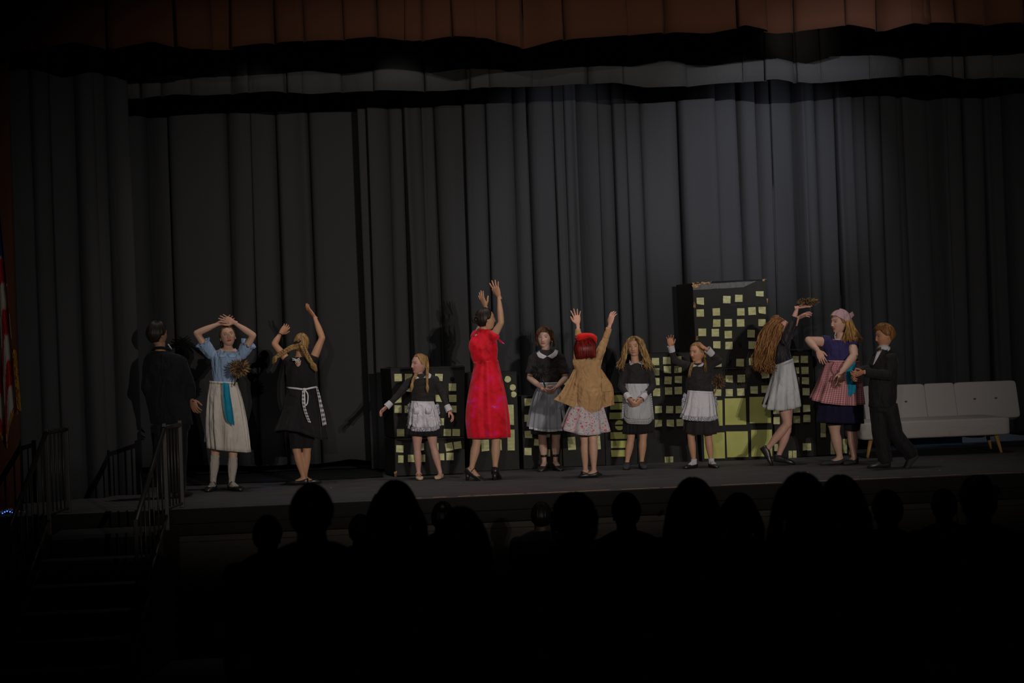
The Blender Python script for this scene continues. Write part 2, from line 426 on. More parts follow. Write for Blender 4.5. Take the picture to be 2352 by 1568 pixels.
# pale blue lit platform behind the rear drape at the right
M_PLAT = plain('platform_paint', (0.10, 0.14, 0.20), 0.5, var=0.2)
M_PLATE = plain('platform_edge', (0.6, 0.65, 0.7), 0.5)
e = empty('low_platform', (5.2, 4.75, 0), 'low blue platform with a pale edge behind the rear drape', 'platform')
b = MB(); b.box((5.2, 4.75, 0.05), (3.6, 0.9, 0.10)); b.build('deck', M_PLAT, e, (5.2, 4.75, 0), smooth=False)
b = MB(); b.box((5.2, 4.29, 0.105), (3.6, 0.02, 0.012)); b.build('edge_strip', M_PLATE, e, (5.2, 4.75, 0), smooth=False)
l = bpy.data.lights.new('blue_backstage_lamp', 'AREA'); o = bpy.data.objects.new('blue_backstage_lamp', l); COL.objects.link(o)
l.energy = 1.2; l.size = 0.5; l.color = (0.35, 0.6, 1.0); o.location = (5.3, 4.35, 0.75); o.rotation_euler = (radians(20), 0, 0)
l = bpy.data.lights.new('blue_backstage_lamp', 'POINT'); o = bpy.data.objects.new('blue_backstage_lamp', l); COL.objects.link(o)
l.energy = 0.05; l.color = (0.05, 0.12, 1.0); l.shadow_soft_size = 0.05; o.location = (-2.35, 3.0, 0.10)

# ------------------------------------------------------------------ steps and railings
st = empty('stage_steps', (-3.6, -0.5, -1.0), 'dark wooden steps up to the stage between two railings', 'steps')
sb = (-3.6, -0.5, -1.0)
M_STEP = plain('step_paint', (0.012, 0.012, 0.012), 0.75, bump=0.2, var=0.2)
gz = house_z(15.2)
for i in range(6):
    z = -0.14 - i * 0.185; y0 = -0.02 - (0.52 if i else 0) - max(0, i - 1) * 0.25; dpt = 0.52 if i == 0 else 0.25
    if z < gz: break
    xc = -3.50 + 0.16 * (y0 - dpt / 2)
    b = MB(); b.box((xc, y0 - dpt / 2, z - 0.02), (0.92, dpt + 0.03, 0.04)); b.build('tread', M_STEP, st, sb, smooth=False, bevel=0.006)
    b = MB(); b.box((xc, y0 - dpt + 0.02, z - 0.12), (0.90, 0.02, 0.16)); b.build('riser', M_BLACKWOOD, st, sb, smooth=False)
for sx in (-3.99, -3.01):
    pr = [(-0.02, -0.16), (-0.54, -0.16), (-0.54, -0.35), (-0.79, -0.53), (-1.04, -0.71), (-1.29, -0.9), (-1.54, -1.1), (-1.54, gz), (-0.02, gz)]
    V = [(sx - 0.02 + .16 * y, y, z) for y, z in pr] + [(sx + 0.02 + .16 * y, y, z) for y, z in pr]; n = len(pr)
    F = [tuple(range(n)), tuple(range(2 * n - 1, n - 1, -1))] + [(i, (i + 1) % n, (i + 1) % n + n, i + n) for i in range(n)]
    b = MB(); b.add(V, F); b.build('side_board', M_FASCIA, st, sb, smooth=False)
def railing(x, label):
    A_, B_, C_ = np.array([x, 0.04, 0]), np.array([x - 0.08, -0.50, 0]), np.array([x - 0.23, -1.45, 0])
    bs = A_; e = empty('stair_railing', bs, label, 'railing')
    zt = 0.73; zl = 0.04; up = lambda p, z: p + np.array([0, 0, z])
    b = MB(); b.tube([up(A_, zt), up(B_, zt)], 0.020, 8, ratio=1.2); b.build('top_rail', M_BLACKM, e, bs)
    b = MB(); b.tube([up(B_, zt), up(C_, zt - 0.70)], 0.022, 8); b.build('handrail', M_BLACKM, e, bs)
    b = MB(); b.tube([up(A_, zl), up(B_, zl)], 0.012, 8); b.build('bottom_rail', M_BLACKM, e, bs)
    b = MB(); b.tube([up(B_, zl - 0.05), up(C_, zl - 0.75)], 0.014, 8); b.build('bottom_rail', M_BLACKM, e, bs)
    for q, za, zb in ((A_, 0.0, zt + 0.04), (B_, -0.14, zt + 0.04), (C_, -0.14 - 4 * 0.185, zt - 0.68)):
        b = MB(); b.box((q[0], q[1], (za + zb) / 2), (0.034, 0.034, zb - za)); b.build('post', M_BLACKM, e, bs, smooth=False, bevel=0.004)
    for k in range(1, 5):
        q = A_ + (B_ - A_) * k / 5
        b = MB(); b.tube([up(q, zl), up(q, zt)], 0.0075, 8); b.build('baluster', M_BLACKM, e, bs)
    for k in range(1, 7):
        t = k / 7; q = B_ + (C_ - B_) * t
        b = MB(); b.tube([up(q, zl - 0.05 - 0.70 * t), up(q, zt - 0.70 * t)], 0.0075, 8); b.build('baluster', M_BLACKM, e, bs)
railing(-2.96, 'black metal stair railing in front of the suited figure')
railing(-3.945, 'black metal stair railing beside the flag and brown drape')

# ------------------------------------------------------------------ cardboard skyline
M_CARD = ramp_mat('painted_cardboard', 'noise', 2.2, [(0.3, (0.016, 0.015, 0.013)), (0.7, (0.024, 0.023, 0.020))], rough=0.75, detail=6, sheen=0, fold=0.1)
M_TAN = ramp_mat('bare_cardboard', 'noise', 60, [(0.35, (0.10, 0.06, 0.03)), (0.65, (0.55, 0.30, 0.13))], rough=0.9, sheen=0)
M_TAPE = plain('black_tape', (0.006, 0.006, 0.006), 0.55, spec=0.2, bump=0.3, bs=30)
M_GLOSS = plain('clear_tape', (0.032, 0.029, 0.025), 0.45, spec=0.3, bump=0.3, bs=20)
M_NOTE = ramp_mat('yellow_paper', 'noise', 14, [(0.3, (0.38, 0.37, 0.17)), (0.5, (0.52, 0.51, 0.25)), (0.7, (0.62, 0.61, 0.33))], (1, 1, 2.5), rough=0.8, detail=6, sheen=0)
M_NOTE2 = ramp_mat('pale_paper', 'noise', 14, [(0.3, (0.42, 0.42, 0.20)), (0.7, (0.66, 0.66, 0.36))], (1, 1, 2.5), rough=0.8, detail=6, sheen=0)
M_SHEET = ramp_mat('yellow_sheet', 'noise', 3, [(0.3, (0.40, 0.41, 0.11)), (0.7, (0.55, 0.55, 0.19))], rough=0.75, detail=4, sheen=0)
ZR = {1: (860, 830, 5.6), 2: (1080, 830, 5.6), 3: (1280, 830, 5.6), 4: (1480, 790, 5.408), 5: (1700, 780, 5.227), 8: (1540, 630, 6.272)}
def zc(r, x, y): o = ZR[r]; return o[0] + x / o[2], o[1] + y / o[2]
nrg = np.random.default_rng(99)
def card_box(label, corners, Y, depth, notes, skew=0.0, circles=(), group=None, dark=0):
    """corners: tl, tr, br, bl pixels of the front face standing at stage depth Y"""
    c = [onY(x, y, Y) for x, y in corners]
    f = np.array(c); bk = f + np.array([skew, depth, 0])
    base = (f[3] + f[2]) / 2
    e = empty('cardboard_building', base, label, 'cardboard box', group)
    b = MB(); V = np.vstack([f, bk])
    b.add(V, [(0, 3, 2, 1), (4, 5, 6, 7), (0, 4, 7, 3), (1, 2, 6, 5), (0, 1, 5, 4), (3, 7, 6, 2)])
    b.build('carton', M_CARD, e, base, smooth=False, bevel=0.006)
    # tape along the upper edge
    b = MB(); n = 24; r0 = [f[0] + (f[1] - f[0]) * t + np.array([0, -0.006 - 0.003 * nrg.random(), 0.004 * nrg.random()]) for t in np.linspace(0.01, 0.99, n)]
    r1 = [p + np.array([0, -0.001, -0.009 - 0.005 * nrg.random()]) for p in r0]; r2 = [p + np.array([0, 0.03, 0.006]) for p in r0]
    b.grid(np.array([r2, r0, r1]), False); b.build('edge_tape', M_TAPE, e, base)
    def piece(q, mat, curl, name='paper_window', shape=None):
        q = [onY(x, y, Y - 0.008) for x, y in q]
        n = 6; G = []; cm = nrg.random() < curl; cs = nrg.choice([0, 1]); amt = nrg.uniform(0.008, 0.02) if cm else 0.0
        for i in range(n):
            v = i / (n - 1); row = []
            for j in range(n):
                u = j / (n - 1)
                p = (q[0] * (1 - u) + q[1] * u) * (1 - v) + (q[3] * (1 - u) + q[2] * u) * v
                k = max(0, (v - 0.55) / 0.45) ** 1.5 * (u if cs else 1 - u)
                p = p + np.array([0, -0.0015 - amt * k - 0.002 * nrg.random(), amt * k * 0.6])
                row.append(p)
            G.append(row)
        b = MB(); G = np.array(G); b.grid(G, False)
        V, F = b.arrays(); ng = len(V)
        b.add(V + np.array([0, 0.0012, 0]), [t[::-1] for t in F])
        o = b.build(name, mat, e, base, smooth=True); return o
    for nt_ in notes:
        r, x0, y0, x1, y1 = nt_[:5]; rot = nt_[5] if len(nt_) > 5 else nrg.normal(0, 1.0)
        cx, cy, hw, hh = (x0 + x1) / 2, (y0 + y1) / 2, (x1 - x0) / 2, (y1 - y0) / 2
        ca, sa = cos(radians(rot)), sin(radians(rot)); q = []
        for sx, sy in ((-1, -1), (1, -1), (1, 1), (-1, 1)):
            dx = sx * hw * (1 + nrg.normal(0, 0.015)); dy = sy * hh
            q.append(zc(r, cx + dx * ca - dy * sa, cy + dx * sa + dy * ca))
        big = (x1 - x0) > 200
        piece(q, M_SHEET if (big or dark) else (M_NOTE if nrg.random() < 0.6 else M_NOTE2), 0.0 if big else 0.3)
    for r, cx, cy, rad, a0, a1 in circles:
        pts = []; n = 20
        for k in range(n + 1):
            a = radians(a0 + (a1 - a0) * k / n); pts.append(onY(*zc(r, cx + rad * cos(a), cy + rad * sin(a)), Y - 0.009))
        pts = np.array(pts); c0 = pts.mean(0); b = MB()
        V = np.vstack([c0, pts]); Fc = [(0, i, i + 1) for i in range(1, n + 1)] + ([(0, n + 1, 1)])
        b.add(V, Fc); b.add(V + np.array([0, 0.002, 0]), [t[::-1] for t in Fc]); b.build('paper_window', M_SHEET if dark else M_NOTE2, e, base, smooth=False)
    return e, base, Y
def patch(e, base, Y, quads, mat, name, off=0.008, jag=0.0):
    for q in quads:
        b = MB(); n = 12; top = []; bot = []
        q = [np.array(p, float) for p in q]
        for k in range(n + 1):
            t = k / n
            a = q[0] * (1 - t) + q[1] * t + nrg.normal(0, jag, 2); d = q[3] * (1 - t) + q[2] * t + nrg.normal(0, jag, 2)
            top.append(onY(a[0], a[1], Y - off)); bot.append(onY(d[0], d[1], Y - off - 0.001))
        G = np.array([top, bot]); b.grid(G, False); b.build(name, mat, e, base)
Y1 = 2.62
e1 = card_box('lower black carton under the left stack, small yellow paper windows', [(906.5, 1008), (1067, 1004), (1069, 1087), (908, 1093)], Y1, 0.42,
  [(1, 280, 1076, 374, 1168), (1, 305, 1205, 375, 1300), (1, 430, 1198, 540, 1292), (1, 548, 1196, 655, 1290), (1, 545, 1050, 637, 1152), (1, 735, 1047, 824, 1140), (1, 912, 1045, 1010, 1148, -12), (1, 1022, 1028, 1118, 1122, -8), (1, 805, 1182, 900, 1272), (1, 925, 1172, 1018, 1268)], -0.10)
patch(*e1, [[(905, 1084), (911, 1082), (912, 1094), (906, 1094)]], M_TAN, 'torn_corner', jag=0.6)
e1b = card_box('upper black carton topping the left stack behind the outstretched arms', [(896.6, 846), (1068, 841), (1067, 1002), (907, 1006)], Y1, 0.42,
  [(1, 257, 158, 352, 253), (1, 392, 158, 487, 253), (1, 412, 300, 507, 396), (1, 780, 158, 877, 250), (1, 957, 282, 1052, 378), (1, 960, 428, 1055, 520), (1, 788, 428, 883, 520), (1, 255, 440, 350, 535), (1, 257, 562, 350, 660), (1, 388, 566, 483, 660), (1, 960, 566, 1056, 656), (1, 800, 728, 895, 820), (1, 287, 868, 384, 962), (1, 890, 868, 985, 958), (1, 1002, 868, 1098, 958)], -0.10)
b = MB(); p = onY(*zc(1, 1002, 225), Y1 - 0.006); b.ell(p, (0.023, 0, 0), (0, 0.004, 0), (0, 0, 0.023)); b.build('hand_hole', M_MATTBLACK, e1b[0], e1b[1])
e2 = card_box('narrow black carton with round windows beside the red dress', [(1073, 856), (1186.6, 853), (1194, 1078), (1081, 1083)], 2.92, 0.38,
  [(2, 468, 555, 560, 818), (2, 480, 875, 572, 1142), (2, 145, 1005, 242, 1157), (2, 315, 1005, 405, 1142)], -0.05,
  circles=[(2, 482, 228, 42, -130, 175), (2, 547, 333, 40, -150, 160), (2, 558, 422, 38, -140, 140)])
e3 = card_box('short black carton behind the grey tulle apron', [(1197, 909), (1287, 905), (1292, 1073), (1203, 1077)], 2.98, 0.36,
  [(2, 700, 475, 795, 572), (2, 698, 683, 790, 775), (2, 700, 890, 797, 988, -3), (2, 822, 1000, 915, 1085, 6), (2, 697, 1110, 790, 1203), (2, 935, 880, 1028, 975), (2, 935, 1130, 1028, 1220)], -0.04)
e4 = card_box('black carton behind the tan cardigan with slanted paper windows', [(1286, 849), (1384, 845), (1391, 1068), (1294, 1072)], 3.02, 0.34,
  [(3, 135, 970, 235, 1135, -4), (3, 300, 975, 400, 1135, -3), (3, 470, 955, 555, 1130, -4), (3, 85, 225, 155, 300), (3, 20, 560, 110, 600)], 0.0)
e5 = card_box('black carton with stacked yellow bars and a split circle', [(1386, 901), (1460, 898), (1465, 1066), (1392, 1069)], 3.0, 0.34,
  [(3, 722, 430, 905, 517, -1), (3, 680, 535, 905, 617, -1), (3, 668, 655, 900, 740, -1), (3, 683, 908, 900, 995, -1), (3, 690, 1018, 900, 1110, -1), (3, 693, 1137, 945, 1222, -1)], -0.02,
  circles=[(3, 800, 813, 58, 182, 355), (3, 800, 825, 58, 5, 175)], dark=1)
e6 = card_box('wide black carton with neat rows of small windows left of the tower', [(1456, 813), (1584, 809), (1607, 1062), (1466, 1066)], 3.10, 0.34,
  [(4, 92, 172, 182, 262), (4, 232, 160, 325, 250), (4, 378, 152, 460, 245), (4, 105, 300, 187, 390), (4, 240, 272, 330, 365), (4, 372, 270, 462, 357), (4, 108, 420, 188, 510), (4, 250, 403, 340, 497), (4, 377, 397, 467, 488), (4, 108, 550, 196, 645), (4, 255, 537, 345, 628), (4, 374, 530, 467, 622), (4, 130, 768, 217, 858), (4, 270, 768, 358, 858), (4, 388, 768, 478, 858), (4, 130, 940, 217, 1032), (4, 277, 938, 367, 1028), (4, 398, 932, 487, 1018), (4, 252, 1398, 302, 1488, -1), (4, 310, 1395, 357, 1487, -1)], -0.02)
YT = 3.0
e7 = card_box('base carton of the tall tower with large square windows', [(1601, 848), (1768, 842), (1779, 1052), (1613, 1061)], YT, 0.42,
  [(4, 1008, 388, 1098, 480), (4, 1155, 380, 1250, 475), (4, 863, 560, 955, 643), (4, 1010, 558, 1098, 648), (4, 1152, 550, 1243, 640), (4, 720, 698, 970, 1015, -1), (4, 1003, 672, 1260, 1002, -1), (4, 740, 1098, 995, 1420, -1), (4, 1022, 1083, 1285, 1403, -1), (5, 110, 685, 365, 1000, -1), (5, 132, 1080, 385, 1400, -1), (5, 122, 558, 212, 650), (5, 255, 550, 340, 637), (5, 260, 385, 345, 467)], 0.0)
e7b = card_box('top carton of the tall tower with torn tan corner and black tape', [(1590.5, 650), (1760, 642), (1767, 841), (1600, 847)], YT, 0.44,
  [(8, 375, 335, 482, 440), (8, 757, 310, 865, 415), (8, 930, 293, 1037, 395), (8, 1230, 243, 1340, 318), (8, 375, 503, 482, 608), (8, 607, 487, 713, 593), (8, 960, 487, 1067, 592), (8, 1120, 472, 1228, 583, -3), (8, 1267, 467, 1372, 572), (8, 612, 648, 718, 758), (8, 778, 642, 886, 752), (8, 955, 645, 1063, 753), (8, 1267, 645, 1370, 745), (8, 402, 780, 513, 888), (8, 592, 785, 697, 893), (8, 780, 813, 885, 920), (8, 1107, 798, 1213, 908), (8, 615, 962, 720, 1068), (8, 790, 970, 895, 1078), (8, 1122, 963, 1225, 1072), (8, 635, 1225, 735, 1330), (8, 947, 1215, 1057, 1325), (8, 1130, 1203, 1230, 1305)], -0.10)
Z8 = lambda *q: [zc(8, x, y) for x, y in q]
patch(*e7b, [Z8((310, 118), (600, 105), (560, 130), (325, 150)), Z8((315, 150), (430, 140), (400, 185), (325, 195)), Z8((330, 395), (355, 400), (358, 480), (335, 478)), Z8((1320, 70), (1375, 66), (1370, 90), (1330, 98)), Z8((368, 890), (388, 892), (390, 945), (372, 945)), Z8((1388, 345), (1395, 345), (1396, 430), (1390, 430))], M_TAN, 'torn_patch', jag=0.7)
patch(*e7b, [Z8((320, 150), (1240, 95), (1050, 185), (330, 225))], M_GLOSS, 'clear_tape', off=0.007, jag=0.3)
patch(*e7b, [Z8((840, 440), (1310, 400), (1300, 430), (850, 455))], M_TAPE, 'black_tape', off=0.014, jag=1.0)
patch(*e7b, [Z8((975, 985), (1035, 992), (1030, 1025), (980, 1015)), Z8((805, 1235), (880, 1240), (870, 1280), (815, 1275))], M_TAPE, 'black_tape', off=0.012, jag=0.8)
e8 = card_box('black carton right of the tower with two neat window columns', [(1770, 805), (1866, 801.5), (1876, 1047), (1782, 1052)], 3.04, 0.36,
  [(5, 628, 197, 702, 282), (5, 727, 193, 813, 278), (5, 625, 330, 706, 412), (5, 735, 325, 820, 412), (5, 630, 450, 710, 540), (5, 740, 450, 826, 537), (5, 630, 590, 718, 672), (5, 748, 580, 833, 667), (5, 396, 800, 472, 890), (5, 637, 790, 720, 877), (5, 753, 782, 840, 870), (5, 400, 928, 475, 1013), (5, 637, 913, 720, 1000), (5, 757, 900, 843, 988), (5, 752, 1242, 800, 1330, -1), (5, 805, 1242, 852, 1328, -1), (5, 580, 1332, 625, 1418, -1), (5, 632, 1330, 676, 1417, -1), (5, 410, 1250, 455, 1335, -1)], 0.0)
e9 = card_box('low black carton behind the gingham apron, tall thin windows', [(1872, 882), (1942, 879), (1948, 1042), (1877, 1046)], 3.05, 0.36,
  [(5, 965, 1000, 1027, 1170, 0), (5, 1085, 1200, 1140, 1375, 0), (5, 1230, 1190, 1282, 1362, 0)], -0.03)

# ------------------------------------------------------------------ sofa
def rbox(b, c, size, rot=None, r=0.06, n=5, puff=0.0):
    """soft cushion: superellipsoid box"""
    h = np.asarray(size) / 2; G = []
    m, k = 28, 48
    for i in range(m):
        e_ = -pi / 2 + pi * i / (m - 1); row = []
        for j in range(k):
            t = 2 * pi * j / k
            sg = lambda x, p: np.sign(x) * abs(x) ** p
            ex = 0.13
            x = h[0] * sg(cos(e_), ex) * sg(cos(t), ex); y = h[1] * sg(cos(e_), ex) * sg(sin(t), ex); z = h[2] * sg(sin(e_), ex)
            row.append((x, y, z))
        G.append(row)
    G = np.array(G)
    if rot is not None: G = G @ np.asarray(rot).T
    b.grid(G + np.asarray(c), True)
M_SOFA = fabric('sofa_grey', (0.37, 0.34, 0.325), 0.95, 0.1, 0.12, 6, sheen=0.2, weave=0.3, zs=1)
M_WOOD = ramp_mat('leg_wood', 'noise', 30, [(0.3, (0.40, 0.20, 0.06)), (0.7, (0.62, 0.34, 0.12))], (1, 1, 0.1), rough=0.4, sheen=0)
M_BUT = plain('button_dark', (0.06, 0.055, 0.05), 0.9)
SY = 2.45
xl = onY(1977, 1000, SY)[0]; xr = onY(2322, 990, SY)[0]; W = xr - xl; sbase = ((xl + xr) / 2, SY + 0.35, 0)
sofa = empty('sofa', sbase, 'low grey upholstered sofa with wooden legs behind the boy in black', 'sofa')
b = MB(); rbox(b, ((xl + xr) / 2, SY + 0.37, 0.285), (W, 0.80, 0.19)); V, F = b.arrays()
b.build('seat', M_SOFA, sofa, sbase)
ca, sa = cos(radians(-16)), sin(radians(-16)); RX = np.array([[1, 0, 0], [0, ca, -sa], [0, sa, ca]])
x1_ = onY(2127, 930, SY + 0.75)[0]; x2_ = onY(2195, 925, SY + 0.75)[0]; xR = onY(2338, 920, SY + 0.75)[0]; xL = onY(1985, 940, SY + 0.75)[0]
zmid = 0.52
def back_panel(xa, xb, name, tufts):
    b = MB(); rbox(b, ((xa + xb) / 2, SY + 0.80, zmid), (xb - xa + 0.002, 0.13, 0.42), RX)
    V, F = b.arrays()
    for tx in tufts:
        d2 = ((V[:, 0] - tx) ** 2 + (V[:, 2] - zmid - 0.03) ** 2); V[:, 1] += np.where(V[:, 1] < SY + 0.8, 0.03 * np.exp(-d2 / 0.004), 0)
    b2 = MB(); b2.add(V, F); o = b2.build(name, M_SOFA, sofa, sbase)
    for tx in tufts:
        b = MB(); b.ell((tx, SY + 0.742, zmid + 0.03), (0.016, 0, 0), (0, 0.012, 0), (0, 0, 0.010)); q = b.build('button', M_BUT, o, sbase)
tb = lambda px, py: onY(px, py, SY + 0.74)[0]
back_panel(xL, x1_, 'backrest', [tb(2081, 931), tb(2020, 933)])
back_panel(x1_, x2_, 'console_panel', [])
back_panel(x2_, xR, 'backrest', [tb(2239, 922), tb(2288, 921)])
for (sx, sy) in ((xl + 0.13, SY + 0.08), (xr - 0.14, SY + 0.08), (xl + 0.12, SY + 0.68), (xr - 0.02, SY + 0.68)):
    o_ = -0.05 if sx < (xl + xr) / 2 else 0.05
    b = MB(); b.tube([(sx, sy, 0.20), (sx + o_, sy + (-0.02 if sy < SY + 0.3 else 0.02), 0.0)], [0.025, 0.014], 12); b.build('leg', M_WOOD, sofa, sbase)

# ------------------------------------------------------------------ flag at the left edge
M_FLAGR = fabric('flag_red', (0.26, 0.008, 0.012), 0.6, 0.1, 0.3, 9, sheen=0.1)
M_FLAGW = fabric('flag_white', (0.32, 0.29, 0.26), 0.6, 0.1, 0.3, 9, sheen=0.1)
M_FLAGB = fabric('flag_blue', (0.02, 0.025, 0.09), 0.6, 0.1, 0.3, 9, sheen=0.1)
M_GOLD = fabric('gold_fringe', (0.42, 0.19, 0.02), 0.6, 0.3, 0.8, 60, sheen=0.1)
FY = 0.02
_ft = onY(-25, 330, FY); fb = (_ft[0], FY, 0.0)
flag = empty('flag', fb, 'draped flag with red and white stripes, white stars and gold fringe', 'flag')
b = MB(); b.tube([(_ft[0] - 0.36, FY + 0.02, 0.0), (_ft[0] - 0.03, FY + 0.02, 3.25)], 0.016, 12); b.sph((_ft[0] - 0.03, FY + 0.02, 3.28), 0.035); b.build('pole', M_GOLD, flag, fb)
b = MB(); b.tube([(_ft[0] - 0.36, FY + 0.02, 0.0), (_ft[0] - 0.36, FY + 0.02, 0.03), (_ft[0] - 0.36, FY + 0.02, 0.08)], [0.15, 0.14, 0.02], 24); b.build('stand', M_GOLD, flag, fb)
# cloth folds: u across the bunched width, v down; hanging bias makes the stripes run down the folds
def flag_pt(u, v):
    zt, zb = 3.05, 0.62 + 0.25 * u + 0.12 * sin(u * 9)
    wdt = 0.05 + 0.16 * v ** 0.8
    a = u * 2 * pi * 2.2
    x = _ft[0] + wdt * (u * 1.05 - 0.25) ; y = FY - 0.05 - 0.045 * (0.4 + v) * sin(a)
    return np.array([x + 0.015 * sin(a * 1.0 + 1), y, zt + (zb - zt) * v])
nu, nv = 60, 90
for stripe in range(3):
    mb = MB()
G = np.array([[flag_pt(j / (nu - 1), i / (nv - 1)) for j in range(nu)] for i in range(nv)])
mats = [M_FLAGR, M_FLAGW, M_FLAGB]
mb = MB(); mb.grid(G, False)
mi = []
for i in range(nv - 1):
    for j in range(nu - 1):
        u, v = j / (nu - 1), i / (nv - 1)
        if v < 0.42 + 0.06 * sin(u * 14): mi.append(2)
        else: mi.append(int((v * 9.5 + u * 3.2 + 0.25 * sin(u * 28)) % 2))
mb.M = mi
mb.build('flag_cloth', mats, flag, fb, solid=0.004)
star = MB()
rs = np.random.default_rng(3)
for k in range(34):
    u, v = rs.uniform(0.02, 0.98), rs.uniform(0.02, 0.40); c = flag_pt(u, v) + np.array([0, -0.008, 0]); r = 0.017
    V = [c + np.array([(r if q % 2 == 0 else r * 0.42) * sin(q * pi / 5), 0, (r if q % 2 == 0 else r * 0.42) * cos(q * pi / 5)]) for q in range(10)]
    star.add(V, [tuple(range(10))])
so = star.build('stars', M_FLAGW, flag, fb, smooth=False); so['kind'] = 'stuff'
fr = MB(); R0 = np.array([flag_pt(u, 1.0) for u in np.linspace(0, 1, 60)]); R1 = R0 + np.array([0.004, -0.004, -0.055])
R2 = np.array([flag_pt(1.0, v) for v in np.linspace(0.75, 1, 20)]); R3 = R2 + np.array([0.035, 0, -0.012])
fr.grid(np.array([R0, R1]), False); fr.grid(np.array([R2, R3]), False); fr.build('fringe', M_GOLD, flag, fb, solid=0.006)
# small bunch of blue party lights on white tinsel beside the stage edge
M_LED = plain('blue_led', (0.1, 0.2, 1), 0.3, emis=(0.05, 0.15, 1.0), es=4.0)
M_TIN = plain('tinsel', (0.5, 0.48, 0.42), 0.35, 0.5, bump=0.5)
lb = onY(12, 1166, -0.1); lbase = (lb[0], lb[1], 0.0)
e = empty('light_garland', lbase, 'small heap of white tinsel with blue fairy lights by the flag', 'string lights')
b = MB()
for k in range(60):
    a = rs.uniform(0, 6.28); r = rs.uniform(0, 0.10); c = np.array([lb[0] + r * cos(a) * 1.3, 0.08 + r * sin(a) * 0.6, 0.012 + 0.03 * (1 - r * 10)])
    b.tube([c, c + rs.normal(0, 0.02, 3) * np.array([1, 1, 0.3]) + np.array([0, 0, 0.01])], 0.0022, 4)
b.build('tinsel', M_TIN, e, lbase)['kind'] = 'stuff'
for k, (dx, dz) in enumerate(((-0.03, 0.03), (-0.01, 0.036), (0.015, 0.03), (0.035, 0.022), (0.06, 0.02), (-0.05, 0.02))):
    b = MB(); b.sph((lb[0] + dx, 0.03, dz), 0.005, 8, 6); b.build('bulb', M_LED, e, lbase)

# confetti specks on the boards
M_CONF = plain('confetti', (0.75, 0.72, 0.70), 0.6)
M_CONFP = plain('confetti_pink', (0.8, 0.2, 0.2), 0.6)
b = MB()
for k in range(110):
    x = rs.uniform(-3.2, 4.8); y = rs.uniform(0.1, 2.4); r = rs.uniform(0.004, 0.011); a = rs.uniform(0, 3)
    V = [(x + r * cos(a + q * pi / 2) * (1.4 if q % 2 else 0.8), y + r * sin(a + q * pi / 2), 0.002 + 0.001 * q) for q in range(4)]
    b.add(V, [(0, 1, 2, 3)], mat=int(rs.random() < 0.15))
o = b.build('confetti', [M_CONF, M_CONFP], smooth=False); tag(o, 'scattered white and pink confetti specks on the dark stage boards', 'confetti', kind='stuff')

# ------------------------------------------------------------------ people: anatomy helpers
def facing(yaw, pitch=0.0, roll=0.0):
    """frame of a head or torso; yaw 0 looks at the house, +90 to the right of the picture; pitch up"""
    y, p, r = radians(yaw), radians(pitch), radians(roll)
    toc = -FW; rg_ = _r0
    f0 = toc * cos(y) + rg_ * sin(y); f = f0 * cos(p) + np.array([0, 0, 1.0]) * sin(p)
    s = np.cross(f0, [0, 0, 1.0]); s = norm(s)          # to the person's own right
    u = norm(np.cross(s, f))
    s2 = s * cos(r) + u * sin(r); u2 = u * cos(r) - s * sin(r)
    return s2, norm(f), u2

def head_surface(az, el, off=0.0):
    """local head point (x right, y forward, z up) in metres for a 0.225 m head"""
    ca, sa = np.cos(az), np.sin(az); ce, se = np.cos(el), np.sin(el)
    low = se < 0
    ex = np.where(low & (ca > 0), 0.52, np.where(low, 0.8, 0.92))
    c = np.abs(ce) ** ex
    x = 0.0745 * sa * c; y = np.where(ca > 0, 0.090, 0.104) * ca * c; z = np.where(low, 0.118, 0.107) * se
    t = np.clip(-z / 0.118, 0, 1)
    x = x * (1 - 0.34 * t ** 1.8)
    y = np.where(y < 0, y * (1 - 0.42 * t), y * (1 - 0.05 * t))
    g = lambda cx, cz, sx, sz: np.exp(-((x - cx) / sx) ** 2 - ((z - cz) / sz) ** 2)
    fr = np.clip(ca, 0, 1) ** 0.5 * (y > 0)
    d = 0 * x
    d = d - 0.0085 * (g(0.031, 0.004, 0.016, 0.012) + g(-0.031, 0.004, 0.016, 0.012))
    d = d + 0.004 * (g(0.03, 0.024, 0.022, 0.008) + g(-0.03, 0.024, 0.022, 0.008))
    prof = np.clip((0.012 - z) / 0.050, 0, 1) * np.clip((z + 0.050) / 0.010, 0, 1)
    d = d + 0.0185 * prof ** 0.8 * np.exp(-(x / (0.0075 + 0.006 * np.clip((0.012 - z) / 0.05, 0, 1))) ** 2)
    d = d + 0.008 * (g(0.012, -0.038, 0.006, 0.006) + g(-0.012, -0.038, 0.006, 0.006))
    d = d + 0.0055 * g(0, -0.0600, 0.019, 0.0045) + 0.0065 * g(0, -0.0705, 0.016, 0.0048) - 0.003 * g(0, -0.065, 0.02, 0.0016)
    d = d + 0.010 * g(0, -0.100, 0.022, 0.014) - 0.003 * g(0, -0.083, 0.02, 0.006)
    d = d + 0.006 * (g(0.042, -0.030, 0.02, 0.022) + g(-0.042, -0.030, 0.02, 0.022))
    y = y + d * fr
    r = np.sqrt(x * x + y * y + z * z) + 1e-9; k = 1 + off / r
    return np.stack([x * k, y * k, z * k], -1)

